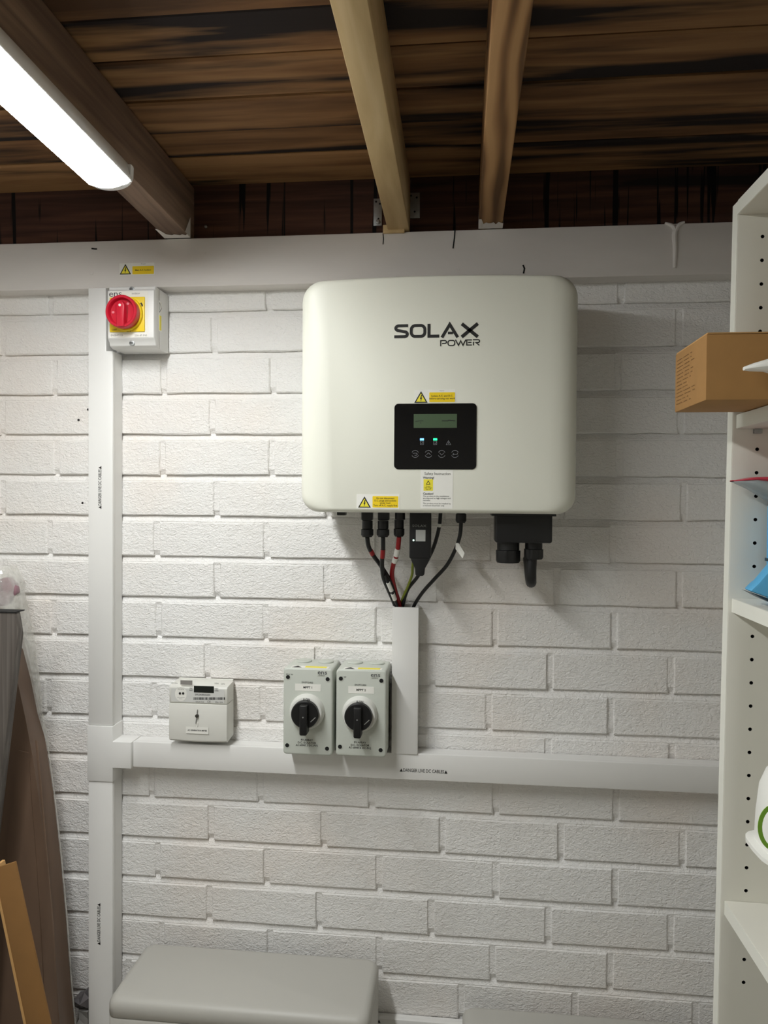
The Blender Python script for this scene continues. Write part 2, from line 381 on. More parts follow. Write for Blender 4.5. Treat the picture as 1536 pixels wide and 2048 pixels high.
JOINTS = {-2: [(101, 600), (537, 600), (1242, 600)], -1: [(6, 680), (428, 680), (1358, 655)], 0: [(109, 740), (327, 740), (545, 740), (1236, 735)],
          1: [(4, 827), (424, 827)], 2: [(113, 905), (325, 905), (543, 905), (1240, 908)], 3: [(6, 985), (433, 985), (1368, 1000)],
          4: [(99, 1070), (313, 1070), (533, 1070), (1226, 1085)], 5: [(434, 1150), (1114, 1165), (1358, 1170)],
          6: [(107, 1230), (317, 1230), (531, 1230), (989.5, 1260), (1227.7, 1265)], 7: [(414, 1310), (1099.7, 1335), (1342, 1340)],
          8: [(97, 1393), (525, 1393), (977.4, 1420), (1220.8, 1430)], 9: [(414, 1470), (1096, 1495), (1343.5, 1505)],
          10: [(303, 1550), (520, 1560), (742.6, 1590), (991.5, 1605), (1231.7, 1615)], 11: [(421.7, 1630), (647.8, 1650), (884.5, 1660), (1121.5, 1680), (1365, 1695)],
          12: [(314.7, 1720), (532.7, 1735), (758, 1745), (991.5, 1755), (1229.7, 1775)], 13: [(418, 1790), (638, 1810), (862, 1820), (1096, 1850), (1341, 1860)],
          14: [(540, 1865), (759, 1880), (985, 1905), (1220, 1915)], 15: [(921.6, 2000), (1149.6, 2010), (1391, 2025)]}
for k in range(KLO, KHI + 1):
    zb = Z0 - k * COURSE
    if zb < -.02 or zb > PLATE_TOP - .05: continue
    kk = k if k in JOINTS else (14 if k % 2 == 0 else 15) if k > 15 else (0 if k % 2 == 0 else 1)
    js = sorted(at(x, y, 0).x for x, y in JOINTS[kk]); full = []
    for i, a in enumerate(js):
        full.append(a)
        if i + 1 < len(js):
            n = max(1, round((js[i + 1] - a) / PITCH)); full += [a + (js[i + 1] - a) * t / n for t in range(1, n)]
    while full[0] > XL + .02: full.insert(0, full[0] - PITCH)
    while full[-1] < XR - .02: full.append(full[-1] + PITCH)
    full[0] = max(full[0], XL - JP / 2); full[-1] = min(full[-1], XR + JP / 2)
    for i in range(len(full) - 1):
        ln = full[i + 1] - full[i] - JP
        if ln < .02: continue
        b = link('brick', BRICKS[random.randrange(12)], wall_back, ((full[i] + full[i + 1]) / 2, random.uniform(-.0012, .0008), zb), (random.uniform(-.006, .006), random.uniform(-.004, .004), random.uniform(-.006, .006)))
        b.scale = (ln / (PITCH - JP), 1, 1)
for (x, y) in ((157, 840), (165, 1006), (176, 819)):       # old drill holes
    p = at(x, y, -.0016); MB().lathe_y(0, 0, [(.0024, .002), (.0024, -.0004)], 10).build('drill_hole', DARK_HOLE, wall_back, loc=p)

# ---- timber wall plate, painted white
tp = MB().box(XL, XR, -.04, .0995, PLATE_BOT, PLATE_TOP).build('trim_1', PLATE_PAINT, bevel=.003); tp['kind'] = 'structure'
def crack(pts, wd, parent, y, nm='split'):
    mb = MB(); q = [at(a, b, y) for a, b in pts]; stroke(mb, [(p.x, p.z) for p in q], wd, y, .0003); return mb.build(nm, DARK_HOLE, parent)
crack([(766, 467), (767, 478), (766, 489)], .0018, tp, -.0403)
crack([(910, 459), (909, 475), (906, 497)], .0025, tp, -.0403)
crack([(1046, 530), (1049, 537), (1047, 547)], .003, tp, -.0403)
crack([(183, 497), (190, 498), (194, 498)], .003, tp, -.0403)
for (x, y, r) in ((183, 546, .0042), (916, 538, .0025), (410, 505, .002)):
    p = at(x, y, -.0403); MB().lathe_y(0, 0, [(r, 0), (r, -.0006), (r * .6, -.0003)], 14).build('nail_head', PLATE_PAINT, tp, loc=p)
# bead of filler shaped like a Y
bd = MB(); f3 = lambda L: [at(a, b, -.0405) for a, b in L]
bd.tube(f3([(1349, 536), (1350, 500), (1349, 470), (1352, 458)]), [.003, .004, .005, .004], 8)
bd.tube(f3([(1351, 462), (1345, 452), (1330, 446)]), [.004, .004, .002], 8); bd.tube(f3([(1351, 462), (1358, 450), (1369, 444)]), [.004, .004, .002], 8)
bd.build('filler_bead', PLATE_PAINT, tp, smooth=True)

# ---- tarred upright board above the plate, and the deck boards
tb = MB().box(XL, XR, -.012, .03, PLATE_TOP, zr(0, RT_) + .02).build('trim_2', TAR); tb['kind'] = 'structure'
ceiling = MB().loft([[(x, .1, zr(.1, RT_) + .03), (x, .1, zr(.1, RT_) + .06), (x, YN - .1, zr(YN - .1, RT_) + .06), (x, YN - .1, zr(YN - .1, RT_) + .03)] for x in (XL - .1, XR + .1)]).build('ceiling', DARK_HOLE)
ceiling['kind'] = 'structure'
ys = [-.012, -.128, -.218, -.315, -.418, -.515]
while ys[-1] > YN: ys.append(ys[-1] - .1)
for i in range(len(ys) - 1):
    a, b = ys[i] - .0015, ys[i + 1] + .0015; dz = random.uniform(-.003, .002) if i else 0
    lp = [[(x, a, zr(a, RT_) + .022), (x, a, zr(a, RT_) + dz + .003), (x, a - .004, zr(a, RT_) + dz), (x, b + .004, zr(b, RT_) + dz), (x, b, zr(b, RT_) + dz + .003), (x, b, zr(b, RT_) + .022)] for x in (XL, XR)]
    MB().loft(lp).build('board', DECK, ceiling)

# ---- rafters
def rafter(name_label, m, x0, x1, y_end, grp='rafters under the deck'):
    t = thing('rafter', name_label, 'rafter', ((x0 + x1) / 2, y_end, zr(y_end, RB)), grp); h = (x1 - x0) / 2; ln = YN + .01 - y_end
    prof = [(-h, 0), (h, 0), (h, RT_ - RB - .004), (-h, RT_ - RB - .004)]
    MB().loft([[(x, 0, z) for x, z in prof], [(x, ln, z - SLOPE * ln) for x, z in prof]]).build('timber', m, t, bevel=.003)
    return t, h
rl, hl = rafter('brown rafter carrying the strip light', RAFT_L, -.443, -.391, -.014)
rm, hm = rafter('pale cream rafter with a steel bracket at its end', RAFT_M, .0075, .0495, -.014)
rr_, hr = rafter('orange-brown rafter with wavy grain and a white paint-smeared end', RAFT_R, .184, .2285, -.014)
def smear(par, h, ln, m, jag):
    mb = MB(); n = 10; g = []
    for i in range(n + 1):
        x = -h - .0008 + (2 * h + .0016) * i / n; g.append((x, -.026 - ln * (.55 + .45 * random.random()) - (jag if i in (0, 1) else 0)))
    mb.loft([[(x, -.026, -.0008) for x, y in g], [(x, y, -.0008 - SLOPE * y) for x, y in g]], cap=False, closed=False)
    for s in (-1, 1):
        mb.add([(s * (h + .0008), -.026, -.0008), (s * (h + .0008), -.055, -.0008 + .0015), (s * (h + .0008), -.03, .035), (s * (h + .0008), -.026, .04)], [(0, 1, 2, 3)])
    return mb.build('paint_smear', m, par)
smear(rr_, hr, .03, PLATE_PAINT, .02); smear(rl, hl, .02, PLATE_PAINT, .03)
pk = MB().box(.0055, .0515, -.052, -.014, PLATE_TOP, RB - .0005)
# packing block below the pale rafter: its end grain hides the plate edge
p0 = at(766, 462, -.044); p1 = at(809, 438, -.044)
tag(MB().box(p0.x, p1.x, -.046, -.041, PLATE_TOP - .004, RB + .011).build('packing_block', RAFT_M, bevel=.0008), 'small pale wood block under the end of the cream rafter', 'wood block')
bra = thing('rafter_bracket', 'galvanised steel truss bracket fixed on the tarred board at the cream rafter', 'bracket', (.03, -.012, RB))
for (a, b, c, d) in ((747, 397, 764, 452), (814, 385, 840, 437)):
    q0 = at(a, d, -.0145); q1 = at(b if False else c, b, -.0145)
    lf = MB().box(q0.x - .03, q1.x - .03, -.0035, -.0005, q0.z - RB, q1.z - RB).build('flange', STEEL, bra, bevel=.0005)
    for (u, v_) in ((.3, .88), (.75, .8), (.6, .25)):
        MB().lathe_y(q0.x - .03 + (q1.x - q0.x) * u, q0.z - RB + (q1.z - q0.z) * v_, [(.002, -.003), (.002, -.004)], 8).build('nail', DARK_HOLE, None).parent = lf
qs = at(756, 443, -.018); MB().lathe_y(qs.x - .03, qs.z - RB, [(.0045, -.003), (.0045, -.006), (.002, -.0075)], 12).build('screw', STEEL, bra)
# little paint-flecked nail in the board
ql = at(412, 454, -.0125); tag(MB().lathe_y(0, 0, [(.003, .001), (.003, -.003), (.0015, -.004)], 8).build('board_nail', STEEL, loc=ql), 'small pale nail head in the dark board beside the brown rafter', 'nail')

# ---- strip light
def batten(y0, y1, x, label):
    t = thing('strip_light', label, 'strip light', (x, y0, zr(y0, RB)))
    ln = y1 - y0; hw = .037
    sec = [(-.028, 0), (-.033, -.012), (-.037, -.028), (-.036, -.031), (.036, -.031), (.037, -.028), (.033, -.012), (.028, 0)]
    MB().loft([[(a, -.004, b) for a, b in sec], [(a, ln + .004, b - SLOPE * ln) for a, b in sec]]).build('body', BATTEN_W, t, bevel=.0015)
    arc = [(.0352 * math.cos(a), -.0312 - .009 * math.sin(a)) for a in (PI * i / 16 for i in range(17))]
    MB().loft([[(a, -.012, b) for a, b in arc], [(a, ln + .012, b - SLOPE * ln) for a, b in arc]]).build('diffuser', LIGHT, t, smooth=True)
    for (e, s) in ((0, 1), (ln, -1)):
        def cap(k, yy): return [(.037 * math.cos(a) * k, yy, -.006 * k - .0365 * k * math.sin(a) ** .5 - SLOPE * (e if e else 0)) for a in (PI * i / 16 for i in range(17))]
        lo = [cap(1, e - s * .0125), cap(1.0, e - s * .004), cap(.93, e + s * .004), cap(.7, e + s * .011)]
        MB().loft(lo).build('end_cap', BATTEN_W, t, smooth=True)
    return t
batten(-.345, -1.545, -.405, 'lit white strip light under the brown rafter')

# ================================================================== CABLE TRUNKING
TD = .048                                     # trunking depth
xw = at(245.5, 1000).x; TX0, TX1 = xw - .0495, xw
HT0 = at(1153, 1508).z; HT1 = HT0             # placeholder, refined below
HT_TOP = -.4751 + ZS; HT_BOT = HT_TOP - .0495
TEE0 = at(200, 1563, -.05).z; TEE1 = at(200, 1452, -.05).z
ISO_B = at(260, 706, 0).z                     # underside of the red isolator at the wall
def trunk(label, x0, x1, z0, z1, d, lid_axis, notch=None, name='cable_trunking', grp='white cable trunking'):
    t = thing(name, label, 'trunking', (x0, 0, z0), grp); W_, H_ = x1 - x0, z1 - z0
    if notch:
        poly = [(0, 0), (W_, 0), (W_, notch[1] - z0), (notch[0] - x0, notch[1] - z0), (notch[0] - x0, H_), (0, H_)]
    else: poly = rect(0, W_, 0, H_)
    MB().prism_xz(poly, -.0035, -(d - .009)).build('body', PVC, t)
    e = .0012
    if notch: lp = [(-e, 0), (W_ + e, 0), (W_ + e, notch[1] - z0), (notch[0] - x0, notch[1] - z0), (notch[0] - x0, H_), (-e, H_)]
    else: lp = rect(-e, W_ + e, 0, H_) if lid_axis == 'z' else rect(0, W_, -e, H_ + e)
    MB().prism_xz(lp, -(d - .0095), -d).build('lid', PVC_LID, t, bevel=.0014)
    return t
t1 = trunk('tall vertical white trunking run between the red isolator and the tee piece', TX0, TX1, TEE1 + .0003, PLATE_BOT - .0005, TD, 'z', notch=(at(213.5, 650, -.046).x - .001, at(260, 703, -.04).z))
t2 = trunk('lower vertical white trunking run below the tee piece', TX0, TX1, .02, TEE0 - .0003, TD, 'z')
xt = at(262, 1500, -.05).x
t3 = trunk('long horizontal white trunking across the brick wall below the meter', xt + .0003, XR - .002, HT_BOT, HT_TOP, TD - .006, 'x')
# stub with open top
SX0, SX1 = at(785, 1300, -.045).x, at(837, 1300, -.02).x
SZ1 = at(810, 1214, -.045).z
st = thing('cable_trunking', 'short upright white trunking stub taking the inverter cables', 'trunking', (SX0, 0, HT_TOP), 'white cable trunking')
W_, H_ = SX1 - SX0, SZ1 - HT_TOP
MB().loft([[(x, y, z) for x, y in ((0, -.0035), (0, -.038), (.0022, -.038), (.0022, -.0055), (W_ - .0022, -.0055), (W_ - .0022, -.038), (W_, -.038), (W_, -.0035))] for z in (.0003, H_)]).build('body', PVC, st)
MB().box(-.001, W_ + .001, -.045, -.0372, .0003, H_ - .001).build('lid', PVC_LID, st, bevel=.0014)
# low trunking between the batteries
LZ = at(850, 2030, 0).z
t5 = trunk('low white trunking on the wall between the two grey battery units', at(757, 2030, 0).x - .26, XR - .002, LZ - .05, LZ, .022, 'x')
# tee
tee = thing('trunking_tee', 'white trunking tee piece joining the vertical and horizontal runs', 'trunking tee', (TX0, 0, TEE0))
hw0, hw1 = HT_BOT - TEE0 - .0022, HT_TOP - TEE0 + .0022; H_ = TEE1 - TEE0; W_ = TX1 - TX0
pl = [(-.0025, 0), (W_ + .0025, 0), (W_ + .0025, hw0), (xt - TX0, hw0), (xt - TX0, hw1), (W_ + .0025, hw1), (W_ + .0025, H_), (-.0025, H_)]
MB().prism_xz(pl, -.0035, -TD - .0025).build('moulding', PVC, tee, bevel=.0012)
# danger printing
def danger(parent, px, py, Y, length, rot, origin, n_left=True, n_right=True):
    p = at(px, py, Y) - Vector(origin); g = bpy.data.objects.new('x', None); bpy.data.objects.remove(g)
    o = text('DANGER LIVE DC CABLES', .0094, p.x, Y - .0003, p.z, parent, INK, 'danger_print', rot=rot, weight=.0001)
    wd = max(v.co.x for v in o.data.vertices) - min(v.co.x for v in o.data.vertices) if not rot else max(v.co.z for v in o.data.vertices) - min(v.co.z for v in o.data.vertices)
    k = (length - .014) / wd
    for v in o.data.vertices:
        if rot: v.co.z *= k
        else: v.co.x *= k
    for s in (-1, 1):
        c = s * (length / 2 - .0032); h = .0031
        tri = [(-h, -h), (h, -h), (0, h)]
        if rot: tri = [(-b, a) for a, b in tri]
        off = (p.x, p.z + c) if rot else (p.x + c, p.z)
        MB().prism_xz([(off[0] + a, off[1] + b) for a, b in tri], Y - .0002, Y - .0005).build('danger_triangle', INK, parent)
danger(t1, 200, 975, -TD, .087, PI / 2, (TX0, 0, TEE1 + .0003))
danger(t2, 198, 1848, -TD, .087, PI / 2, (TX0, 0, .02))
danger(t3, 847, 1542, -(TD - .006), .094, 0, (xt + .0003, 0, HT_BOT))
danger(t5, 715, 2039, -.022, .094, 0, tuple(t5.location))

# ================================================================== INVERTER
YF = -.190
ivx0, ivx1 = at(604, 800, -.158).x, at(1154, 800, -.158).x
ivz0, ivz1 = at(880, 1026.5, -.176).z, at(880, 551, -.176).z
ICX, ICZ = (ivx0 + ivx1) / 2, (ivz0 + ivz1) / 2
IV = thing('solar_inverter', 'large white wall-mounted solar inverter with a black display panel', 'inverter', (ICX, 0, ivz0))
A, B = (ivx1 - ivx0) / 2, (ivz1 - ivz0) / 2 - .003
def ivl(y, ix, iz, r): return [(x, y, z) for x, z in rrect(0, B, A - ix, B - iz, r, 7, .006)]
loops = [ivl(-.018, .012, .012, .025), ivl(-.060, .004, .003, .03), ivl(-.10, 0, 0, .033), ivl(-.150, 0, 0, .033), ivl(-.162, .0012, 0, .033), ivl(-.171, .004, .0005, .032), ivl(-.179, .010, .0012, .030),
         ivl(-.185, .020, .0025, .026), ivl(-.1885, .034, .0045, .022), ivl(YF, .052, .007, .018)]
MB().loft(loops).build('cover', INV_W, IV, smooth=True, angle=60)
box('mounting_plate', STEEL, -.16, .16, -.018, -.0025, .05, .34, IV)
def il(x, y, Y=YF):                           # pixel on the cover front -> local
    p = at(x, y, Y); return p.x - ICX, p.z - ivz0
MPP = ppm(880, 800, YF)
# logo
lg = MB(); U = MPP / 7.68; lx, lz = il(780 + 65 / 7.68, 630 + 358 / 7.68)
def arcp(cx, cy, rx, ry, a0, a1, n=8): return [(cx + rx * math.cos(math.radians(a0 + (a1 - a0) * i / n)), cy + ry * math.sin(math.radians(a0 + (a1 - a0) * i / n))) for i in range(n + 1)]
def put(mb, pts, ox, oz, wd, closed=False, slant=0): stroke(mb, [(lx + (ox + x) * U, lz + (oz + y) * U) for x, y in pts], wd * U, YF, .0004, closed)
sw = 46; H = 213; h = sw / 2
put(lg, [(213, H - h)] + arcp(70, H - 23 - 37, 47, 37, 90, 270)[0:] + arcp(160, 23 + 37, 42, 37, 90, -90) + [(0, h)], 0, 0, sw)
put(lg, arcp(85, H - 85, 62, 62, 180, 90) + arcp(170, H - 85, 62, 62, 90, 0) + arcp(170, 85, 62, 62, 0, -90) + arcp(85, 85, 62, 62, -90, -180), 240, 0, sw, True)
put(lg, [(h, H), (h, h), (182, h)], 513, 0, sw)
put(lg, [(20, 0), (139, H - 14), (262, 0)], 715, 0, sw); put(lg, [(112, 68), (190, 68)], 715, 0, 38)
put(lg, [(18, H - 8), (262, 4)], 1020, 0, 52); put(lg, [(262, H - 8), (18, 4)], 1020, 0, 52)
lx, lz = il(780 + 770 / 7.68, 630 + 480 / 7.68); sw = 17; Hs = 94
put(lg, [(8, 0), (8, Hs - 8), (70, Hs - 8)] + arcp(72, Hs - 30, 24, 22, 90, -90) + [(28, Hs - 52)], 0, 0, sw)
put(lg, arcp(40, Hs - 40, 32, 32, 180, 90) + arcp(78, Hs - 40, 32, 32, 90, 0) + arcp(78, 40, 32, 32, 0, -90) + arcp(40, 40, 32, 32, -90, -180), 112, 0, sw, True)
put(lg, [(0, Hs), (48, 8), (82, Hs - 18), (116, 8), (160, Hs)], 232, 2, sw)
put(lg, [(86, Hs - 8), (8, Hs - 8), (8, 8), (86, 8)], 398, 4, sw); put(lg, [(30, 48), (80, 48)], 398, 4, sw)
put(lg, [(8, 0), (8, Hs - 40)], 500, 6, sw); put(lg, [(0, Hs - 8), (72, Hs - 8)] + arcp(76, Hs - 30, 24, 22, 90, -90) + [(44, Hs - 52), (98, 0)], 500, 6, sw)
lg.build('logo_print', INK, IV)
# display
dx0, dz0 = il(788, 938.5); dx1, dz1 = il(953.5, 806.5)
DC = ((dx0 + dx1) / 2, (dz0 + dz1) / 2)
dp = MB().loft([[(x, y, z) for x, z in rrect(*DC, (dx1 - dx0) / 2 - k, (dz1 - dz0) / 2 - k, .0075, 5)] for y, k in ((YF + .001, 0), (YF - .0012, 0), (YF - .0018, .0006))]).build('display_panel', BLACK_GL, IV)
YP = YF - .0019
def sub(mb, name, m, par): o = mb.build(name, m, None); o.parent = par; return o
a0, b0 = il(827.5, 856); a1, b1 = il(914, 828)
scr = sub(MB().prism_xz(rect(a0, a1, b0, b1), YP, YP - .0003), 'screen', LCD, dp)
zc = (b0 + b1) / 2
for pts_, wd_ in (([(a0 + .003, zc - .001), (a0 + .012, zc + .0005), (a0 + .017, zc)], .0008), ([(a0 + .0125, zc - .005), (a0 + .0125, zc - .0008)], .0006), ([(a1 - .026, zc), (a1 - .016, zc), (a1 - .014, zc + .0012), (a1 - .003, zc)], .0014)):
    lcdm = MB(); stroke(lcdm, pts_, wd_, YP - .0003, .0002); sub(lcdm, 'screen_trace', BLACK, dp)
for (x, m_) in ((844, LED_BLUE), (870.5, LED_GREEN)):
    c = il(x, 879); sub(MB().prism_xz(rect(c[0] - .0034, c[0] + .0034, c[1] - .0018, c[1] + .0018), YP, YP - .0004), 'status_led', m_, dp)
for i, x in enumerate((844, 870.5, 897)):
    c = il(x, 886); mb = MB(); s_ = .0028
    if i < 2:
        stroke(mb, [(c[0] - s_, c[1] - s_), (c[0] + s_, c[1] - s_), (c[0] + s_, c[1] + s_), (c[0] - s_, c[1] + s_)], .0006, YP, .0003, True); stroke(mb, [(c[0] - .0015, c[1]), (c[0], c[1] - .0014), (c[0] + .002, c[1] + .0016)], .0006, YP, .0003)
    else:
        stroke(mb, [(c[0] - .004, c[1] - .003), (c[0] + .004, c[1] - .003), (c[0], c[1] + .004)], .0006, YP, .0003, True); stroke(mb, [(c[0], c[1] - .0015), (c[0], c[1] + .0018)], .0008, YP, .0003)
    sub(mb, 'status_icon', ICON, dp)
for i, x in enumerate((830.5, 857, 883.5, 910)):
    c = il(x, 908); mb = MB(); R_ = .0062
    for s_ in (1, -1): stroke(mb, [(c[0] + R_ * math.cos(math.radians(d)), c[1] + s_ * R_ * math.sin(math.radians(d))) for d in range(25, 156, 13)], .0007, YP, .0003)
    if i == 0: stroke(mb, [(c[0] - .004, c[1] + .001), (c[0] + .002, c[1] + .0015), (c[0] + .004, c[1] - .0005), (c[0] + .002, c[1] - .0024), (c[0] - .001, c[1] - .0024)], .0007, YP, .0003)
    if i == 1: stroke(mb, [(c[0] - .0038, c[1] - .0018), (c[0], c[1] + .002), (c[0] + .0038, c[1] - .0018)], .0007, YP, .0003)
    if i == 2: stroke(mb, [(c[0] - .0038, c[1] + .0018), (c[0], c[1] - .002), (c[0] + .0038, c[1] + .0018)], .0007, YP, .0003)
    if i == 3: stroke(mb, [(c[0] + .004, c[1] + .0018), (c[0] + .004, c[1] - .0006), (c[0] - .004, c[1] - .0006)], .0007, YP, .0003); stroke(mb, [(c[0] - .002, c[1] + .001), (c[0] - .004, c[1] - .0006), (c[0] - .002, c[1] - .002)], .0007, YP, .0003)
    sub(mb, 'button', ICON, dp)
# stickers
def warn_sticker(par, f, bx, tx, yb, lines, head=None, Y=YF, nm='warning_sticker', lsize=.0031):
    """bx = sticker box px, tx = triangle (cx, cy, h) px, yb = yellow box px"""
    p0 = f(bx[0], bx[3]); p1 = f(bx[2], bx[1])
    s = plate(nm, LABEL_W, rect(p0[0], p1[0], p0[1], p1[1]), Y, .0003, par)
    c = f(tx[0], tx[1]); h = tx[2] * MPP
    tr = plate('warning_triangle', INK, [(c[0] - h * .575, c[1] - h / 2), (c[0] + h * .575, c[1] - h / 2), (c[0], c[1] + h / 2)], Y - .0003, .0002, s)
    k = .72; oz = -h * .05; mb = MB().prism_xz([(c[0] - h * .575 * k, c[1] - h / 2 * k + oz), (c[0] + h * .575 * k, c[1] - h / 2 * k + oz), (c[0], c[1] + h / 2 * k + oz)], Y - .0005, Y - .0007); mb.build('triangle_field', YEL_PALE, s)
    b = [(.02, .26), (.10, .22), (.02, .02), (.10, .04), (-.01, -.30), (-.07, -.24), (-.03, -.27), (-.01, -.10), (-.09, -.12)]
    MB().prism_xz([(c[0] + x * h, c[1] + z * h - h * .07) for x, z in b], Y - .0007, Y - .0009).build('bolt', INK, s)
    q0 = f(yb[0], yb[3]); q1 = f(yb[2], yb[1]); qc = ((q0[0] + q1[0]) / 2, (q0[1] + q1[1]) / 2)
    plate('yellow_panel', YELLOW, rrect(*qc, (q1[0] - q0[0]) / 2, (q1[1] - q0[1]) / 2, .0012, 3), Y - .0003, .0002, s)
    text(lines, lsize, qc[0], Y - .0006, qc[1], s, weight=.00006)
    if head: hc = f(*head[1]); text(head[0], .0024, hc[0], Y - .0004, hc[1], s)
    return s
warn_sticker(IV, il, (829, 779, 911.5, 805.8), (842, 794, 23.5), (858.5, 784.5, 910, 804.5), 'Isolate A.C. and D.C.\nbefore carrying out work', ('Inverter', (884, 781.6)), lsize=.0044)
warn_sticker(IV, il, (713, 989, 799, 1017), (729, 1004, 23), (745, 992.5, 796.5, 1015), 'Do not disconnect\nD.C. plugs and sockets\nunder load.\nTurn off A.C. supply first', lsize=.0042)
p0 = il(841, 1017); p1 = il(906, 940); s_ = plate('safety_sticker', LABEL_W, rect(p0[0], p1[0], p0[1], p1[1]), YF, .0003, IV)
c = il(875, 947.5); text('Safety Instruction', .0065, c[0], YF - .0005, c[1], s_)
c = il(846, 955.5); text('Warning!', .0052, c[0], YF - .0005, c[1], s_, align='LEFT', weight=.0001)
q0 = il(847, 981.5); q1 = il(866, 958.5); plate('hazard_panel', YEL_PALE, rect(q0[0], q1[0], q0[1], q1[1]), YF - .0003, .0002, s_)
q = il(856.5, 965); plate('hazard_triangle', INK, [(q[0] - .004, q[1] - .0035), (q[0] + .004, q[1] - .0035), (q[0], q[1] + .0038)], YF - .0005, .0002, s_)
q = il(856.5, 965.6); plate('hazard_field', YEL_PALE, [(q[0] - .0024, q[1] - .002), (q[0] + .0024, q[1] - .002), (q[0], q[1] + .002)], YF - .0007, .0002, s_)
q = il(856.5, 975.5); text('Danger\nhigh voltage\nkeep off', .0026, q[0], YF - .0007, q[1], s_)
c = il(846, 987.5); text('Caution!', .0052, c[0], YF - .0005, c[1], s_, align='LEFT', weight=.0001)
c = il(846, 996.5); text('The product in the installations\nare exposed to high voltages and\ncurrents.', .0036, c[0], YF - .0005, c[1], s_, align='LEFT')
c = il(846, 1009); text('The product must be installed by\na licensed electrician only', .0036, c[0], YF - .0005, c[1], s_, align='LEFT')
# sockets and terminal box below
def below(px, Y): return at(px, 1030, Y).x - ICX
YC = -.105
bz = 0.0
for x in (734.5, 767.5): box('dc_socket', BLACK, below(x, YC) - .0105, below(x, YC) + .0105, YC - .0105, YC + .0105, -.016, .012, IV, .003)
x = below(800, YC); MB().lathe_z(x, YC, [(.0095, .012), (.0095, -.014)], 16).build('battery_socket', BLACK, IV, smooth=True)
x = below(684, -.06); box('cooling_foot', BLACK, x - .008, x + .008, -.075, -.05, -.008, .012, IV, .002)
x0, x1 = below(989, YC), below(1101, YC); zb_ = at(1045, 1086, YC - .03).z - ivz0
tbx = MB().box(x0, x1, YC - .032, YC + .03, zb_, .010).build('terminal_box', BLACK, IV, bevel=.004, seg=3)
sub(MB().box(x0 - .006, x1 + .006, YC - .034, YC + .034, -.0045, .006), 'flange', BLACK, tbx)
g1 = MB(); gx1, gx2 = (below(1017, YC)), (below(1068, YC)); z1_ = zb_; z2_ = at(1017, 1125, YC).z - ivz0
def gland(gx, r, zt, zb, nm):
    mb = MB(); n = 32
    def ring(rad, z, k=0): return [(gx + (rad - (k if i % 4 in (0, 1) else 0)) * math.cos(2 * PI * i / n), YC + (rad - (k if i % 4 in (0, 1) else 0)) * math.sin(2 * PI * i / n), z) for i in range(n)]
    zm = zt - (zt - zb) * .38
    mb.loft([ring(r * .9, zt + .002), ring(r * .9, zm), ring(r * .82, zm - .0005), ring(r, zm - .001, .0016), ring(r, zb + .004, .0016), ring(r * .9, zb), ring(r * .7, zb)])
    o = mb.build(nm, BLACK_R, None, smooth=True, angle=30); o.parent = tbx; return o
gland(gx1, .0225, zb_, z2_, 'cable_gland'); z3_ = at(1068, 1118, YC).z - ivz0; gland(gx2, .0175, zb_, z3_, 'cable_gland')
gx3 = below(922, YC); ge = at(922, 1046, YC).z - ivz0
MB().lathe_z(gx3, YC, [(.0085, .012), (.0085, -.002), (.0098, -.003), (.0098, ge + .004), (.007, ge)], 14).build('comms_gland', BLACK_R, IV, smooth=True, angle=30)

# thick AC cable looping back to the wall
def P3(px, py, Y): return at(px, py, Y)
cb = MB().tube([P3(1063, 1116, YC), P3(1062, 1140, YC), P3(1062, 1158, YC + .004), P3(1062, 1165, YC + .02), P3(1060, 1155, YC + .045), P3(1058, 1135, YC + .07), P3(1056, 1118, -.001)], .0098, 14).build('power_cable', BLACK_R, smooth=True)
tag(cb, 'thick black power cable looping from the terminal box back to the wall', 'cable')

# ---- dongle
dl = thing('wifi_dongle', 'black communication dongle plugged under the inverter with a white sticker', 'dongle', tuple(P3(840, 1028, YC)))
o_ = dl.location
def dpx(x, y, Y=YC - .012): p = at(x, y, Y); return p.x - o_.x, p.z - o_.z
d0 = dpx(818.5, 1117); d1 = dpx(862, 1028)
MB().box(d0[0], d1[0], -.012, .012, d0[1], .004).build('case', BLACK, dl, bevel=.0025, seg=3)
n0 = dpx(828, 1137); n1 = dpx(851, 1118)
MB().loft([[(x, y, z) for x, y in ((a * sx + c_, .010 * sy) for sx, sy in ((-1, -1), (1, -1), (1, 1), (-1, 1)))] for z, a, c_ in ((d0[1] + .002, .0185, (d0[0] + d1[0]) / 2), (d0[1] - .003, .0165, (d0[0] + d1[0]) / 2), (n0[1], .009, (n0[0] + n1[0]) / 2), (n0[1] - .012, .008, (n0[0] + n1[0]) / 2), (n0[1] - .014, .005, (n0[0] + n1[0]) / 2))]).build('nose', BLACK_R, dl, bevel=.001)
c = dpx(838.5, 1052); text('SOLAX', .0062, c[0], -.0125, c[1], dl, mat('dongle_print', (150, 152, 150), .5), 'logo_print', xs=1.35)
c0 = dpx(831.5, 1082.5); c1 = dpx(851, 1060); plate('white_label', mat('dongle_label', (196, 198, 196), .5), rect(c0[0], c1[0], c0[1], c1[1]), -.0121, .0003, dl)
c = dpx(827, 1080.5); MB().lathe_y(c[0], c[1], [(.0016, -.012), (.0016, -.0126)], 10).build('status_led', LED_WHITE, dl)

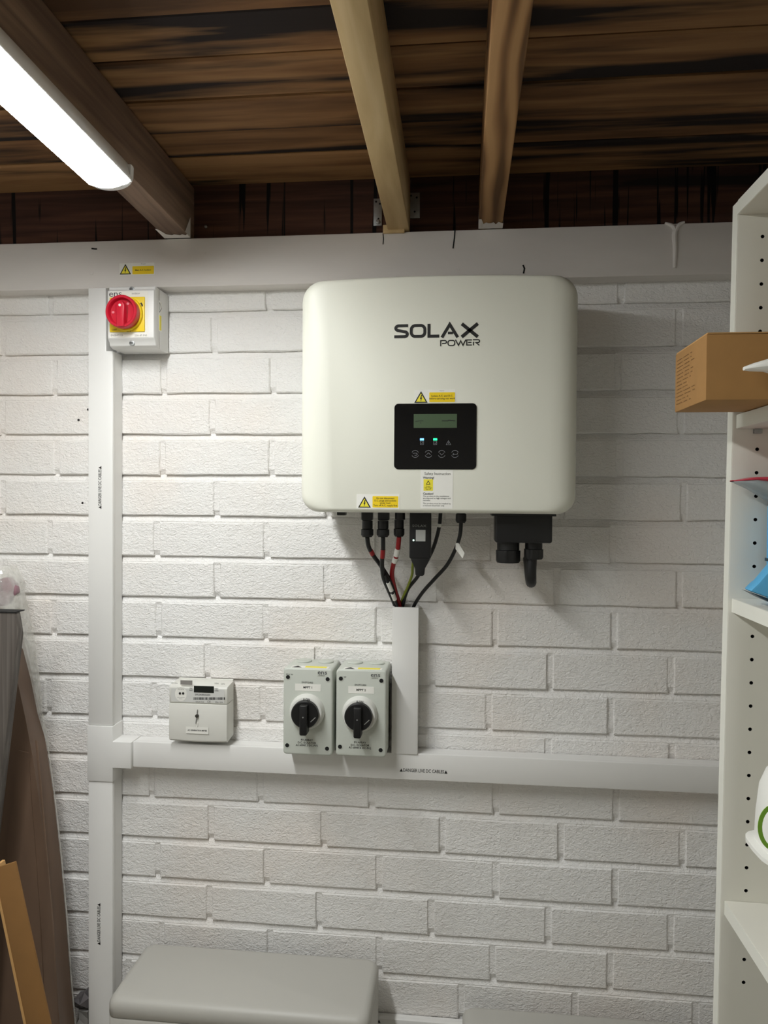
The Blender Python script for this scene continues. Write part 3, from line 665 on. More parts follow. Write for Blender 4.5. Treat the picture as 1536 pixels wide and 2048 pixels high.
# ---- DC and comms cables
TY = -.022
def cable(label, pts, y0, y1, r, m, group='cables below the inverter'):
    n = len(pts); P = [P3(x, y, y0 + (y1 - y0) * min(1.0, i / (n - 2)) ** 1.3) for i, (x, y) in enumerate(pts)]
    t = thing('cable', label, 'cable', tuple(P[0]), group)
    Q = [p - P[0] for p in P]
    MB().tube(Q, r, 10).build('sheath', m, t, smooth=True)
    return t, Q
def sleeve(t, Q, i, f0, f1, r, m, nm='sleeve'):
    a = Q[i].lerp(Q[i + 1], f0); b = Q[i].lerp(Q[i + 1], f1); MB().tube([a, a.lerp(b, .5), b], r, 10, 3).build(nm, m, t, smooth=True)
def plug(t, Q, hexr, ln, m=BLACK_R):
    mb = MB(); n = 24
    def ring(rad, z, k=0): return [((rad - (k if i % 3 == 0 else 0)) * math.cos(2 * PI * i / n), (rad - (k if i % 3 == 0 else 0)) * math.sin(2 * PI * i / n), z) for i in range(n)]
    mb.loft([ring(hexr * .86, ln), ring(hexr * .86, ln * .52), ring(hexr * .8, ln * .5), ring(hexr, ln * .46, .0008), ring(hexr, .004, .0008), ring(hexr * .75, 0)])
    return mb.build('plug', m, t, smooth=True, angle=30)
ca, Qa = cable('black cable on the leftmost plug with a short red band', [(734.5, 1074), (737, 1092), (746, 1110), (762, 1132), (778, 1158), (789, 1182), (796, 1214), (796, 1240)], YC, TY, .0042, BLACK_R)
plug(ca, Qa, .0118, ivz0 - .0165 - Qa[0].z - ca.location.z); sleeve(ca, Qa, 1, .5, .95, .0046, RED_CABLE)
cb2, Qb = cable('black cable on the second plug hanging straight with a red band', [(766, 1074), (766, 1100), (764, 1128), (767, 1155), (778, 1182), (791, 1214), (793, 1240)], YC - .008, TY - .007, .0042, BLACK_R)
plug(cb2, Qb, .0118, ivz0 - .0165 - cb2.location.z); sleeve(cb2, Qb, 0, .95, 1.0, .0046, RED_CABLE); sleeve(cb2, Qb, 1, .0, .55, .0046, RED_CABLE)
cc, Qc = cable('red cable with white marker sleeves under the third plug', [(798, 1073), (796, 1095), (792, 1114), (786, 1132), (784, 1152), (790, 1180), (800, 1214), (801, 1240)], YC, TY, .0046, RED_CABLE)
plug(cc, Qc, .0102, ivz0 - .0145 - cc.location.z); sleeve(cc, Qc, 1, 0.1, .85, .0054, LABEL_W, 'marker_sleeve'); sleeve(cc, Qc, 2, .05, .55, .0054, LABEL_W, 'marker_sleeve')
cdd, Qd = cable('thin black cable passing behind the dongle with a white marker', [(881, 1026), (878, 1055), (868, 1092), (852, 1126), (834, 1155), (815, 1180), (805, 1214), (804, 1240)], YC + .02, TY, .0036, BLACK_R)
sleeve(cdd, Qd, 0, .72, .95, .0044, LABEL_W, 'marker_sleeve')
ce, Qe = cable('thin black cable on the right with a white flag tag', [(922, 1044), (920, 1070), (911, 1098), (894, 1130), (869, 1158), (845, 1185), (827, 1214), (822, 1240)], YC, TY, .0036, BLACK_R)
f0 = P3(911, 1086, YC + .012) - ce.location; f1 = P3(927, 1104, YC - .004) - ce.location
MB().loft([[f0 + Vector((0, y, 0)), P3(917, 1086, YC + .01) - ce.location + Vector((0, y, 0)), P3(929, 1106, YC - .004) - ce.location + Vector((0, y, 0)), P3(925, 1117, YC - .004) - ce.location + Vector((0, y, 0)), P3(911, 1098, YC + .01) - ce.location + Vector((0, y, 0))] for y in (0, .0006)]).build('flag_tag', LABEL_W, ce)
cg, Qg = cable('green and yellow earth wire behind the dongle', [(827, 1118), (825, 1135), (824, 1150), (816, 1172), (806, 1195), (800, 1214), (799, 1240)], YC + .03, TY + .008, .0026, GREENYEL)
ch, Qh = cable('black wire tied with white cable markers beside the trunking mouth', [(770, 1150), (776, 1165), (784, 1184), (790, 1200), (794, 1214), (795, 1240)], YC + .03, TY - .012, .003, BLACK_R)
sleeve(ch, Qh, 1, .0, .9, .0042, LABEL_W, 'marker_sleeve'); sleeve(ch, Qh, 2, .2, .95, .0042, LABEL_W, 'marker_sleeve')

# ================================================================== RED ROTARY ISOLATOR
IY = -.0776
rx0, rx1 = at(214.5, 640, IY).x, at(339, 650, 0).x; rz0, rz1 = at(260, 694, IY).z, min(at(260, 571, IY).z, PLATE_BOT - .0006)
RI = thing('rotary_isolator', 'white switch box with a red rotary knob on a yellow plate', 'isolator switch', (rx0, 0, rz0))
RW, RH = rx1 - rx0, rz1 - rz0
MB().box(0, RW, -.05, -.0035, 0, RH).build('base', ISO_W, RI, bevel=.003)
lid = [(0, -.0505), (0, IY + .012), (.003, IY + .004)]
def rl_(x, y):
    p = at(x, y, IY); return p.x - rx0, p.z - rz0
zt = rl_(260, 581)[1]; zbm = rl_(260, 676)[1]
MB().loft([[(x, -.0505, 0), (x, IY + .022, 0.0), (x, IY + .010, .004), (x, IY + .007, zbm - .006), (x, IY, zbm), (x, IY, zt), (x, IY + .006, zt + .003), (x, IY + .007, RH), (x, -.0505, RH)] for x in (0, RW)]).build('lid', ISO_W, RI, bevel=.002)
plate('face_label', LABEL_W, rect(.005, RW - .012, zbm + .001, zt - .001), IY, .0004, RI)
yp0 = rl_(220.5, 665); yp1 = rl_(290.5, 594)
MB().box(yp0[0], yp1[0], IY - .0035, IY - .0003, yp0[1], yp1[1]).build('yellow_plate', YELLOW, RI, bevel=.0015)
kc = ((yp0[0] + yp1[0]) / 2, (yp0[1] + yp1[1]) / 2)
MB().lathe_y(*kc, [(.0335, IY - .0035), (.0335, IY - .010), (.0325, IY - .011)], 36).build('yellow_ring', YELLOW, RI, smooth=True, angle=35)
kb = MB().lathe_y(*kc, [(.0305, IY - .011), (.0318, IY - .020), (.0318, IY - .0285), (.0305, IY - .030), (.0268, IY - .030), (.0255, IY - .0285), (.0245, IY - .021), (.010, IY - .0205)], 40).build('knob', RED, RI, smooth=True, angle=35)
hd = MB().loft([[(kc[0] + x, y, kc[1] + z) for x, z in ((-.0075 * k, -.030), (.0075 * k, -.030), (.0095 * k, .010), (.0055 * k, .0185), (-.0055 * k, .0185), (-.0095 * k, .010))] for y, k in ((IY - .020, 1.15), (IY - .032, 1.0), (IY - .034, .85))]).build('handle', RED, None, bevel=.0012); hd.parent = kb
for (a, b) in ((.0105, .016), (-.0195, .0), (0.0, .0105)):
    o = MB().lathe_y(kc[0] + a, kc[1] + b, [(.0026, IY - .021), (.0026, IY - (.0345 if a == 0 else .0218))], 10).build('padlock_hole', mat('pale_red', (225, 130, 140), .4) if a else LABEL_W, None); o.parent = kb
for z in (rl_(262, 577)[1], rl_(262, 685)[1]):
    so = MB().lathe_y(kc[0] + .006, z, [(.0052, IY + .010), (.0052, IY + .0045), (.003, IY + .004)], 14).build('screw', STEEL, RI, smooth=True, angle=30)
    o = box('slot', DARK_HOLE, kc[0] + .002, kc[0] + .010, IY + .0036, IY + .0042, z - .0008, z + .0008); o.parent = so
ex, ez = rl_(231, 588); text('ens', .0175, ex, IY - .0006, ez, RI, mat('badge_grey', (70, 70, 74), .5), 'badge_print', xs=1.15, weight=.0001)
ex, ez = rl_(272, 587); text('isolator', .0055, ex, IY - .0006, ez, RI, GREY_INK)
ex, ez = rl_(234, 671); text('ENSB4T325', .0052, ex, IY - .0006, ez, RI, GREY_INK); ex, ez = rl_(282, 671); text('25A 4P IP65', .0052, ex, IY - .0006, ez, RI, GREY_INK)
ar = MB(); stroke(ar, [(kc[0] + .0285, kc[1] + .022), (kc[0] + .031, kc[1] + .0185), (kc[0] + .0318, kc[1] + .015)], .003, IY - .0035, .0003); ar.build('arrow_print', INK, RI)
text('OFF', .006, kc[0] - .026, IY - .0038, kc[1] - .0305, RI); text('ON', .006, kc[0] + .004, IY - .0038, kc[1] - .0325, RI)
# side sticker on the right-hand face
ss = MB().box(RW, RW + .0004, IY + .024, IY + .0255 + .012, RH * .30, RH * .80).build('side_sticker', LABEL_W, RI)
o = MB().box(RW + .0004, RW + .0007, IY + .025, IY + .034, RH * .32, RH * .56).build('yellow_panel', YEL_PALE, None); o.parent = ss
tri = [(IY + .025, RH * .60), (IY + .036, RH * .69), (IY + .025, RH * .78)]
o = MB().loft([[(RW + a, y, z) for y, z in tri] for a in (.0004, .0006)]).build('warning_triangle', INK, None); o.parent = ss
tc_ = (sum(p[0] for p in tri) / 3, sum(p[1] for p in tri) / 3)
o = MB().loft([[(RW + a, tc_[0] + (y - tc_[0]) * .7, tc_[1] + (z - tc_[1]) * .7) for y, z in tri] for a in (.0006, .0008)]).build('triangle_field', LABEL_W, None); o.parent = ss
# warning sticker on the plate above
YPL = -.0402
q = at(239, 550, YPL); PS = thing('wall_sticker', 'yellow and black main isolator warning sticker on the white timber above the red switch', 'sticker', (q.x, YPL, q.z))
def ps(x, y): p = at(x, y, YPL); return p.x - q.x, p.z - q.z
_m = MPP; MPP = ppm(270, 540, YPL)
warn_sticker(PS, ps, (239, 525, 309, 551), (251, 538.5, 21), (265, 531.5, 308, 549), 'Main A.C. Isolator', ('PV system', (287, 528)), Y=0, nm='label_sheet', lsize=.0046)
MPP = _m

# ================================================================== METER
MY = -.053
mx0, mx1 = at(338.5, 1420, MY).x, at(468, 1420, -.008).x; mz0, mz1 = at(400, 1484, MY).z, at(400, 1372, MY).z
ME = thing('generation_meter', 'white electricity generation meter resting above the horizontal trunking', 'meter', (mx0, 0, mz0))
MW, MH = mx1 - mx0, mz1 - mz0
def ml(x, y, Y=MY): p = at(x, y, Y); return p.x - mx0, p.z - mz0
seam = ml(396, 1407.5)[1]
box('backplate', METER_W, .002, MW - .002, -.010, -.0035, .003, MH + .004, ME, .001)
MB().loft([[(x, -.0102, seam + .0004), (x, MY + .001, seam + .0004), (x, MY, seam + .002), (x, MY, MH - .0045), (x, MY + .003, MH - .001), (x, MY + .016, MH), (x, -.0102, MH + .002)] for x in (0, MW)]).build('upper_case', METER_W, ME, bevel=.0014)
cv = [(MW * i / 8, -.0016 * math.sin(PI * i / 8)) for i in range(9)]
MB().loft([[(x, -.0102, seam - .0004), (x, MY - .0015 + dz * .4, seam - .0004), (x, MY - .0015 + dz * .4, .004 + dz), (x, MY + .004, dz), (x, -.0102, .004)] for x, dz in cv]).build('terminal_cover', METER_W, ME, bevel=.0008)
fp0 = ml(346, 1405); fp1 = ml(455, 1366)
plate('faceplate', METER_F, rect(.004, MW - .006, seam + .003, MH - .006), MY, .0004, ME)
YM = MY - .0005
def mrect(nm, m, x0, y0, x1, y1, yy=YM, par=ME): a = ml(x0, y1); b = ml(x1, y0); return plate(nm, m, rect(a[0], b[0], a[1], b[1]), yy, .0003, par)
mrect('maker_badge', mat('meter_badge', (140, 136, 132), .5), 361, 1361, 385, 1369)
dsp = mrect('display', LCD_DARK, 388, 1372.5, 428, 1384.5)
c = ml(362, 1388); MB().prism_xz([(c[0] + .0125 * math.cos(a), c[1] + .0145 * math.sin(a)) for a in (2 * PI * i / 20 for i in range(20))], YM, YM - .0002).build('rating_disc', LABEL_W, ME)
for x in (360.2, 366.6): c = ml(x, 1386.5); MB().lathe_y(*c, [(.0024, YM - .0001), (.0024, YM - .0008)], 12).build('indicator', DARK_HOLE, ME)
for (s_, x, y, sz) in (('EML2438506600', 405.5, 1389.5, .0047), ('ELECTRICITY\nkWh METER', 362, 1377.5, .0026), ('1000 imp/kWh\nClass 1', 362, 1396, .0026), ('IMP\nEXP', 382.5, 1378.5, .004), ('NET\nkWh', 433.5, 1379.5, .004), ('100A', 433, 1367, .0045), ('230V', 446, 1368, .004), ('LED 50Hz', 349, 1366, .0032), ('CE', 418, 1403.5, .0058), ('UKCA 0120', 400, 1403.5, .0034), ('M24 1259', 438, 1404.5, .0038)):
    c = ml(x, y); text(s_, sz, c[0], YM - .0003, c[1], ME, INK if sz > .003 else GREY_INK)
br = MB(); random.seed(3); xx = 387.0
while xx < 450:
    wd = random.choice((.7, 1.2, 1.8)); a = ml(xx, 1399.5); b = ml(xx + wd, 1394.5); br.prism_xz(rect(a[0], b[0], a[1], b[1]), YM, YM - .0003); xx += wd + random.choice((.8, 1.1, 1.6))
br.build('barcode', INK, ME)
YT = MY - .0034
mrect('name_label', LABEL_W, 373, 1454, 418.5, 1465.5, YT); c = ml(396, 1460); text('AC GENERATION METER', .0042, c[0], YT - .0005, c[1], ME, weight=.0001, xs=.85)
sl = MB(); pts = [(396.5, 1418), (395.5, 1425), (396, 1430), (394, 1437), (393, 1446)]; sl.tube([(ml(x, y)[0], YT - .0008, ml(x, y)[1]) for x, y in pts], .0009, 6); sl.build('seal_wire', STEEL, ME, smooth=True)
c = ml(395.5, 1430.5); MB().lathe_y(*c, [(.0034, YT + .0005), (.0034, YT - .003), (.002, YT - .0035)], 12).build('seal', mat('seal_grey', (70, 68, 62), .5, metal=.6), ME, smooth=True)
c = ml(395, 1448); plate('seal_tail', LABEL_W, [(c[0] - .002, c[1] - .006), (c[0] + .0015, c[1] - .006), (c[0] + .0022, c[1] + .004), (c[0] + .0002, c[1] + .004)], YT, .0006, ME)

# ================================================================== DC ISOLATORS
def dc_isolator(ix0, ix1, iy_t, iy_b, cx, cy, num, label):
    DY = -.094
    X0, X1 = at(ix0, 1420, DY).x, at(ix1, 1420, DY).x; Z0_, Z1_ = at(cx, iy_b, DY).z, at(cx, iy_t, DY).z
    t = thing('dc_isolator', label, 'isolator switch', (X0, 0, Z0_), 'grey DC isolators')
    Wd, Ht = X1 - X0, Z1_ - Z0_
    f = lambda x, y, Y=DY: (at(x, y, Y).x - X0, at(x, y, Y).z - Z0_)
    MB().box(.001, Wd - .001, -.046, -.0035, .001, Ht - .001).build('base', ISO_GREY, t, bevel=.004, seg=3)
    MB().loft([[(x, y, z) for x, z in rrect(Wd / 2, Ht / 2, Wd / 2 - k, Ht / 2 - k, .0055, 4)] for y, k in ((-.0465, 0), (DY + .003, 0), (DY + .0008, .0008), (DY, .003))]).build('cover', ISO_GREY, t, smooth=True, angle=50)
    for sx in (.28, .74):
        MB().lathe_z(Wd * sx, -.030, [(.0155, Ht - .003), (.0155, Ht + .001), (.014, Ht + .0025)], 20).build('knockout_cap', ISO_GREY, t, smooth=True, angle=30)
    # sticker on top
    ts = MB().box(Wd * .14, Wd * .90, DY + .004, DY + .02, Ht, Ht + .0004).build('top_sticker', LABEL_W, t)
    o = MB().box(Wd * .42, Wd * .86, DY + .006, DY + .018, Ht + .0004, Ht + .0007).build('yellow_panel', YEL_PALE, None); o.parent = ts
    o = MB().loft([[(Wd * .16, DY + .006, z), (Wd * .36, DY + .006, z), (Wd * .26, DY + .018, z)] for z in (Ht + .0004, Ht + .0007)]).build('warning_triangle', INK, None); o.parent = ts
    for (x, y) in ((.095, .895), (.90, .885), (.085, .105), (.895, .085)):
        so = MB().lathe_y(Wd * x, Ht * y, [(.0052, DY + .001), (.0052, DY - .0006), (.0040, DY - .0006)], 16).build('screw_boss', ISO_GREY, t)
        o = MB().lathe_y(Wd * x, Ht * y, [(.0040, DY - .0004), (.0040, DY - .0008)], 14).build('screw_recess', DARK_HOLE, None); o.parent = so
    kx, kz = f(cx, cy, DY - .012)
    MB().lathe_y(kx, kz, [(.0345, DY + .001), (.0335, DY - .005), (.0305, DY - .014), (.0285, DY - .015), (.024, DY - .0145)], 40).build('dial_ring', RING_W, t, smooth=True, angle=35)
    kn = MB().lathe_y(kx, kz, [(.0262, DY - .0142), (.0262, DY - .024), (.0245, DY - .026), (.010, DY - .0262)], 36).build('knob', KNOB, t, smooth=True, angle=35)
    o = MB().loft([[(kx + x * k, y, kz + z) for x, z in ((-.0072, -.0335), (-.0058, -.0355), (.0058, -.0355), (.0072, -.0335), (.0072, .0205), (-.0072, .0205))] for y, k in ((DY - .0145, 1), (DY - .036, 1), (DY - .038, .8))]).build('handle', KNOB, None, bevel=.001); o.parent = kn
    mb = MB(); stroke(mb, [(kx + .012, kz - .0125), (kx + .0215, kz - .0035)], .0014, DY - .0264, .0004); o = mb.build('pointer_line', mat('knob_line', (150, 150, 145), .5), None); o.parent = kn
    o = MB().lathe_y(kx, kz - .001, [(.0015, DY - .038), (.0015, DY - .0386)], 8).build('rivet', STEEL, None); o.parent = kn
    text('0 ON', .0055, kx + .002, DY - .0153, kz + .0268, t, weight=.0001); text('OFF', .0055, kx - .0272, DY - .0135, kz - .002, t, rot=PI / 2, weight=.0001)
    text('I', .0055, kx - .021, DY - .0155, kz - .019, t)
    a = f(cx - 20, 1381 + (cy - 1426)); b = f(cx + 31, 1369.5 + (cy - 1426)); dy = cy - 1426
    a = f(cx - 21.5, 1381 + dy); b = f(cx + 30, 1369 + dy); plate('number_label', LABEL_W, rect(a[0], b[0], a[1], b[1]), DY, .0004, t); text('MPPT ' + num, .0058, (a[0] + b[0]) / 2, DY - .0006, (a[1] + b[1]) / 2, t, weight=.00012)
    c = f(cx + 3, 1365 + dy); text('ENSP32400', .0047, c[0], DY - .0004, c[1], t)
    c = f(cx - 32.5, 1349 + dy); text('IP66 W', .0044, c[0], DY - .0004, c[1], t)
    a = f(cx + 22, 1353 + dy); b = f(cx + 43, 1341 + dy); plate('badge', mat('badge_field', (206, 210, 200), .4), rect(a[0], b[0], a[1], b[1]), DY, .0003, t); c = f(cx + 33, 1345 + dy); text('ens', .0115, c[0], DY - .0005, c[1], t, mat('badge_grey', (70, 70, 74), .5), 'badge_print', xs=1.2, weight=.0001)
    c = f(cx + 32, 1350.8 + dy); text('isolator', .0042, c[0], DY - .0005, c[1], t)
    c = f(cx + 2, 1485.5 + dy); text('PV ARRAY\nD.C. ISOLATOR\nAS 60947.3 DC-PV2', .0052, c[0], DY - .0004, c[1], t, weight=.00006)
    return t
dc_isolator(566.5, 665, 1337, 1510, 611.7, 1426, '1', 'grey rotary isolator labelled 1, next to the meter side')
dc_isolator(672, 772.5, 1340, 1513, 718, 1431, '2', 'grey rotary isolator labelled 2, beside the trunking stub')

# ================================================================== BATTERIES
def battery(x0, x1, y0, y1, zt, label):
    t = thing('battery_unit', label, 'battery', ((x0 + x1) / 2, (y0 + y1) / 2, 0), 'grey battery units'); a, b = (x1 - x0) / 2, (y0 - y1) / 2
    def lp(k, z, r): return [(x, y, z) for x, y in rrect(0, 0, a - k, b - k, r, 6)]
    MB().loft([lp(.001, .012, .018), lp(0, .02, .02), lp(0, zt - .036, .02), lp(.002, zt - .0335, .02)]).build('case', BATT, t, smooth=True, angle=50)
    MB().loft([lp(.002, zt - .0330, .02), lp(0, zt - .031, .02), lp(0, zt - .014, .02), lp(.0022, zt - .007, .02), lp(.007, zt - .002, .018), lp(.014, zt, .015)]).build('top_cover', BATT, t, smooth=True, angle=60)
    for sx in (-1, 1): box('foot', BLACK_R, sx * a * .75 - .02, sx * a * .75 + .02, -b * .8, b * .8, 0, .013, t, .002)
    return t
bz1 = at(530, 1898, -.03).z
bx0 = at_z(211, 2012, bz1 - .012).x; bx1 = at(757, 1945, -.05).x
battery(bx0, bx1, -.03, -.212, bz1, 'grey battery unit standing under the meter, the taller one')
bz2 = at(1180, 2026, -.03).z; c0 = at(925, 2012, -.04).x
battery(c0, c0 + (bx1 - bx0), -.03, -.212, bz2, 'lower grey battery unit beside the shelving')

# ================================================================== SHELVING
PY = -.435; PT = .020
pa = at(1477, 405, PY); pb = at(1436.5, 2040, PY)
lean = math.atan2(pa.x - pb.x, pa.z - pb.z); px0 = pb.x - (pb.z) * math.tan(lean)
UD, UWd = .300, .80
UH = at(1480, 400, PY).z
SU = thing('shelf_unit', 'tall white shelving unit with peg holes at the right edge', 'shelf unit', (px0, PY, 0)); SU.rotation_euler = (0, lean, 0)
def shelf_local_z(y, Y=PY, x=1466): return at(x, y, Y).z
def side_panel(y0, y1, holes):
    me_o = MB().box(0, UD, y0, y1, 0, UH).build('side_panel', MELA, SU, bevel=.0008)
    me_o.data.materials.append(DARK_HOLE)
    if holes:
        cut = MB(); zz = holes
        for z in zz: cut.lathe_y(holes_x(z), z, [(.0025, y0 - .02), (.0025, y0 + .012)], 10)
        co = cut.build('cutter', DARK_HOLE, None); me2 = co.data; co.parent = SU
        md = me_o.modifiers.new('holes', 'BOOLEAN'); md.operation = 'DIFFERENCE'; md.object = co; md.solver = 'EXACT'; md.material_mode = 'TRANSFER'
        bpy.context.view_layer.update()
        nm = bpy.data.meshes.new_from_object(me_o.evaluated_get(bpy.context.evaluated_depsgraph_get()))
        me_o.modifiers.clear(); me_o.data = nm; bpy.data.objects.remove(co)
    return me_o
hx = at(1513, 950, PY).x - px0 - at(1513, 950, PY).z * math.tan(lean)
def holes_x(z): return hx
h0 = at(1513, 945, PY).z; h1 = at(1503, 1504.5, PY).z
hp = (h0 - h1) / 12
HZ = [h0 + hp * k for k in range(-22, 17)]
HZ = [z for z in HZ if .1 < z < UH - .03]
side_panel(0, PT, HZ)
side_panel(-UWd, -UWd + PT, None)
ed = MB().box(-.0006, 0, .0006, PT - .0006, .001, UH - .001); ed.build('edge_band', MELA_EDGE, SU)
box('back_panel', MELA, UD, UD + .004, -UWd, PT, .02, UH, SU)
ST = .0195
sh = []
for (yy) in (None, 829, 1196, 1801):
    zt_ = UH if yy is None else at(1467 if yy < 900 else 1459, yy, PY).z
    ins = -.0005 if yy is None else .0045
    o = box('shelf', MELA, ins, UD, -UWd + PT + .0004, -.0004, zt_ - ST, zt_, SU, .0008); sh.append(zt_)
    e = MB().box(ins - .0006, ins, -UWd + PT + .001, -.001, zt_ - ST + .0006, zt_ - .0006).build('edge_band', MELA_EDGE, None); e.parent = o
box('shelf', MELA, .0045, UD, -UWd + PT + .0004, -.0004, .08, .08 + ST, SU, .0008)
# shelf pin under the second shelf
box('shelf_pin', STEEL, hx - .006, hx + .004, -.006, -.0004, sh[1] - ST - .006, sh[1] - ST - .0003, SU)
def sx_at(z): return px0 + z * math.tan(lean)      # shelf front edge in world x

# ---- cardboard box
bzb = sh[1] + .0006
n0 = at_z(1413, 800, bzb); f0_ = at_z(1348, 825, bzb); bh = at(1415, 668, n0.y).z - bzb
BXc = (n0.x + f0_.x) / 2; BL = .30
cbx = thing('cardboard_box', 'brown cardboard box with small print overhanging the shelf', 'box', (BXc, n0.y, bzb))
MB().box(0, BL, 0, f0_.y - n0.y, 0, bh).build('carton', CARD, cbx, bevel=.0012)
box('top_flap', CARD_EDGE, .001, BL - .001, -.0004, f0_.y - n0.y - .001, bh + .0002, bh + .0016, cbx)
lines = ['PRODUCT', 'Model     SX-15', 'Input     230V', 'Output    5 kW', 'Size      30 x 12', 'Weight    1.2 kg', 'Batch     0714', 'Origin    EU', 'Qty       1 pc', 'Date      2024', 'Store dry', 'This side up']
random.seed(11)
pr = MB(); D_ = f0_.y - n0.y
for i in range(13):
    z = bh * (.86 - .062 * i)
    u = .008
    for seg in range(3):
        wd = (random.uniform(.018, .03), random.uniform(.012, .03), random.uniform(.0, .012))[seg]
        while wd > .004:
            ln = random.uniform(.003, .007); y1_ = D_ - u; y0_ = max(D_ - u - ln, .02)
            if y0_ < y1_: pr.add([(-.0003, y1_, z), (-.0003, y0_, z), (-.0003, y0_, z + .0012), (-.0003, y1_, z + .0012)], [(0, 1, 2, 3)])
            u += ln + .0012; wd -= ln + .0012
        u += .006
pr.build('printed_rows', mat('box_print', (128, 92, 50), .8), cbx)

# ---- soft packets helper: pillow with a pinched tip on its left
def pillow(cols, name, m, parent, smooth=True):
    """cols: list of (x, y0, y1, z_top, z_bot) sections from the tip to the right"""
    loops = []
    for x, y0, y1, zt_, zb2 in cols:
        ym, zm = (y0 + y1) / 2, (zt_ + zb2) / 2; lo = []
        for i in range(12):
            a = 2 * PI * i / 12; c, s = math.cos(a), math.sin(a)
            lo.append((x, ym + (y1 - y0) / 2 * math.copysign(abs(c) ** .6, c), zm + (zt_ - zb2) / 2 * math.copysign(abs(s) ** .8, s)))
        loops.append(lo)
    return MB().loft(loops).build(name, m, parent, smooth=smooth)
# white packet in front of the box
WY = n0.y - .035
wt = at(1488, 737, WY)
WP = thing('white_packet', 'white pointed plastic packet tip in front of the cardboard box', 'packet', (wt.x, WY, sh[1]))
zt0 = wt.z - sh[1]
def wz(x, y): return at(x, y, WY).z - sh[1]
X_ = lambda x: at(x, 730, WY).x - wt.x
pillow([(0, -.004, .004, zt0 + .002, zt0 - .002), (X_(1505), -.012, .012, wz(1505, 727), wz(1505, 741)), (X_(1536), -.02, .02, wz(1536, 718), wz(1536, 741)), (.075, -.024, .024, zt0 + .02, .012), (.11, -.025, .025, zt0 + .022, .0005), (.19, -.025, .025, zt0 + .015, .0005), (.2, -.02, .02, zt0 - .01, .004)], 'pouch', FOAM_W, WP)
# ---- red and clear pouch on a blue carton (third shelf)
s3 = sh[2]
BY = -.49
bc0 = at(1531, 1100, BY + .045); BCx = bc0.x
ctop = at(1536, 1003, BY).z
blc = thing('blue_carton', 'upright sky-blue carton on the shelf below the red packet', 'carton', (BCx, BY, s3 + .0005))
hgt = ctop - s3 - .004
MB().box(0, .16, .003, .045, 0, hgt).build('carton_body', BLUE, blc, bevel=.004)
box('closure_band', BLUE_D, -.0006, .1606, .0024, .0456, at(1536, 1123, BY).z - s3 - .003, at(1536, 1123, BY).z - s3 + .001, blc)
rp = at(1465, 963, -.475)
RP = thing('red_packet', 'clear pouch with a red top lying on the blue carton', 'packet', (rp.x, -.475, rp.z))
R2 = lambda x, y: (at(x, y, -.475).x - rp.x, at(x, y, -.475).z - rp.z)
zc_ = ctop - rp.z + .0005
cols = [(0, -.006, .01, .0008, -.0004), (R2(1475, 960)[0], -.02, .016, R2(1475, 961)[1], R2(1475, 967)[1]), (R2(1500, 956)[0], -.028, .02, R2(1500, 956)[1], R2(1500, 979)[1]), (R2(1536, 955)[0], -.03, .02, R2(1536, 955)[1], zc_), (.12, -.03, .02, R2(1536, 953)[1], zc_), (.17, -.03, .02, R2(1536, 953)[1] - .004, zc_), (.2, -.02, .015, R2(1536, 955)[1] - .02, zc_ + .01)]
pillow(cols, 'pouch', GREY_FILM, RP)
cols2 = [(x, y0 - .0008, y1 + .0008, zt_ + .001, zt_ - max(.0012, (zt_ - zb2) * .28)) for x, y0, y1, zt_, zb2 in cols]
pillow(cols2, 'red_film', PINK, RP)
# ---- blue bag in front
gb = at(1482, 1178, -.495)
BB = thing('blue_bag', 'light blue plastic bag with a dark underside on the shelf edge', 'bag', (gb.x, -.495, s3 + .0005))
G2 = lambda x, y: (at(x, y, -.495).x - gb.x, at(x, y, -.495).z - s3 - .0005)
poly_f = [G2(1482, 1177), G2(1500, 1160), G2(1515, 1142), G2(1525, 1130), G2(1537, 1124), (.15, G2(1537, 1122)[1]), (.15, .004), (.05, .004), G2(1536, 1196)]
MB().loft([[(x, -.03, z) for x, z in poly_f], [(x - .001, -.012, z + .001) for x, z in poly_f], [(x + .006, .0, z - .003 if z > .03 else z) for x, z in poly_f]]).build('bag_body', BLUE, BB, bevel=.003)
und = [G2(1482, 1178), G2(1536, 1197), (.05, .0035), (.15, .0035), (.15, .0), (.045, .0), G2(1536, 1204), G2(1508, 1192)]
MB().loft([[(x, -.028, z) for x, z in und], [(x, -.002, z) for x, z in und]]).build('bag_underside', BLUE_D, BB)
# ---- white container with green ring
s4 = sh[3]; CYc = -.60
gc = at(1495, 1700, CYc)
WC = thing('white_container', 'white rounded container with a green ring print and wide rim', 'container', (gc.x + .066, CYc, s4 + .0005))
zr0 = gc.z - s4; R3 = lambda x, y: (at(x, y, CYc).x - gc.x - .06, at(x, y, CYc).z - s4 - .0005)
xl_b = R3(1508, 1690)[0]; xl_t = R3(1518, 1580)[0]; ztp = R3(1536, 1530)[1]
def sup(ax, ay, z, n=24, cx=0): return [(cx + ax * math.copysign(abs(math.cos(a)) ** .55, math.cos(a)), ay * math.copysign(abs(math.sin(a)) ** .55, math.sin(a)), z) for a in (2 * PI * i / n for i in range(n))]
zb3 = R3(1508, 1692)[1]; zt3 = R3(1518, 1580)[1]
MB().loft([sup(-xl_b, .04, zb3), sup(-(xl_b + xl_t) / 2 * 1.02, .039, (zb3 + zt3) / 2), sup(-xl_t, .037, zt3), sup(-xl_t * .86, .031, zt3 + .02), sup(-xl_t * .6, .02, ztp + .004), sup(-xl_t * .3, .01, ztp + .008)]).build('body', FOAM_W, WC, smooth=True)
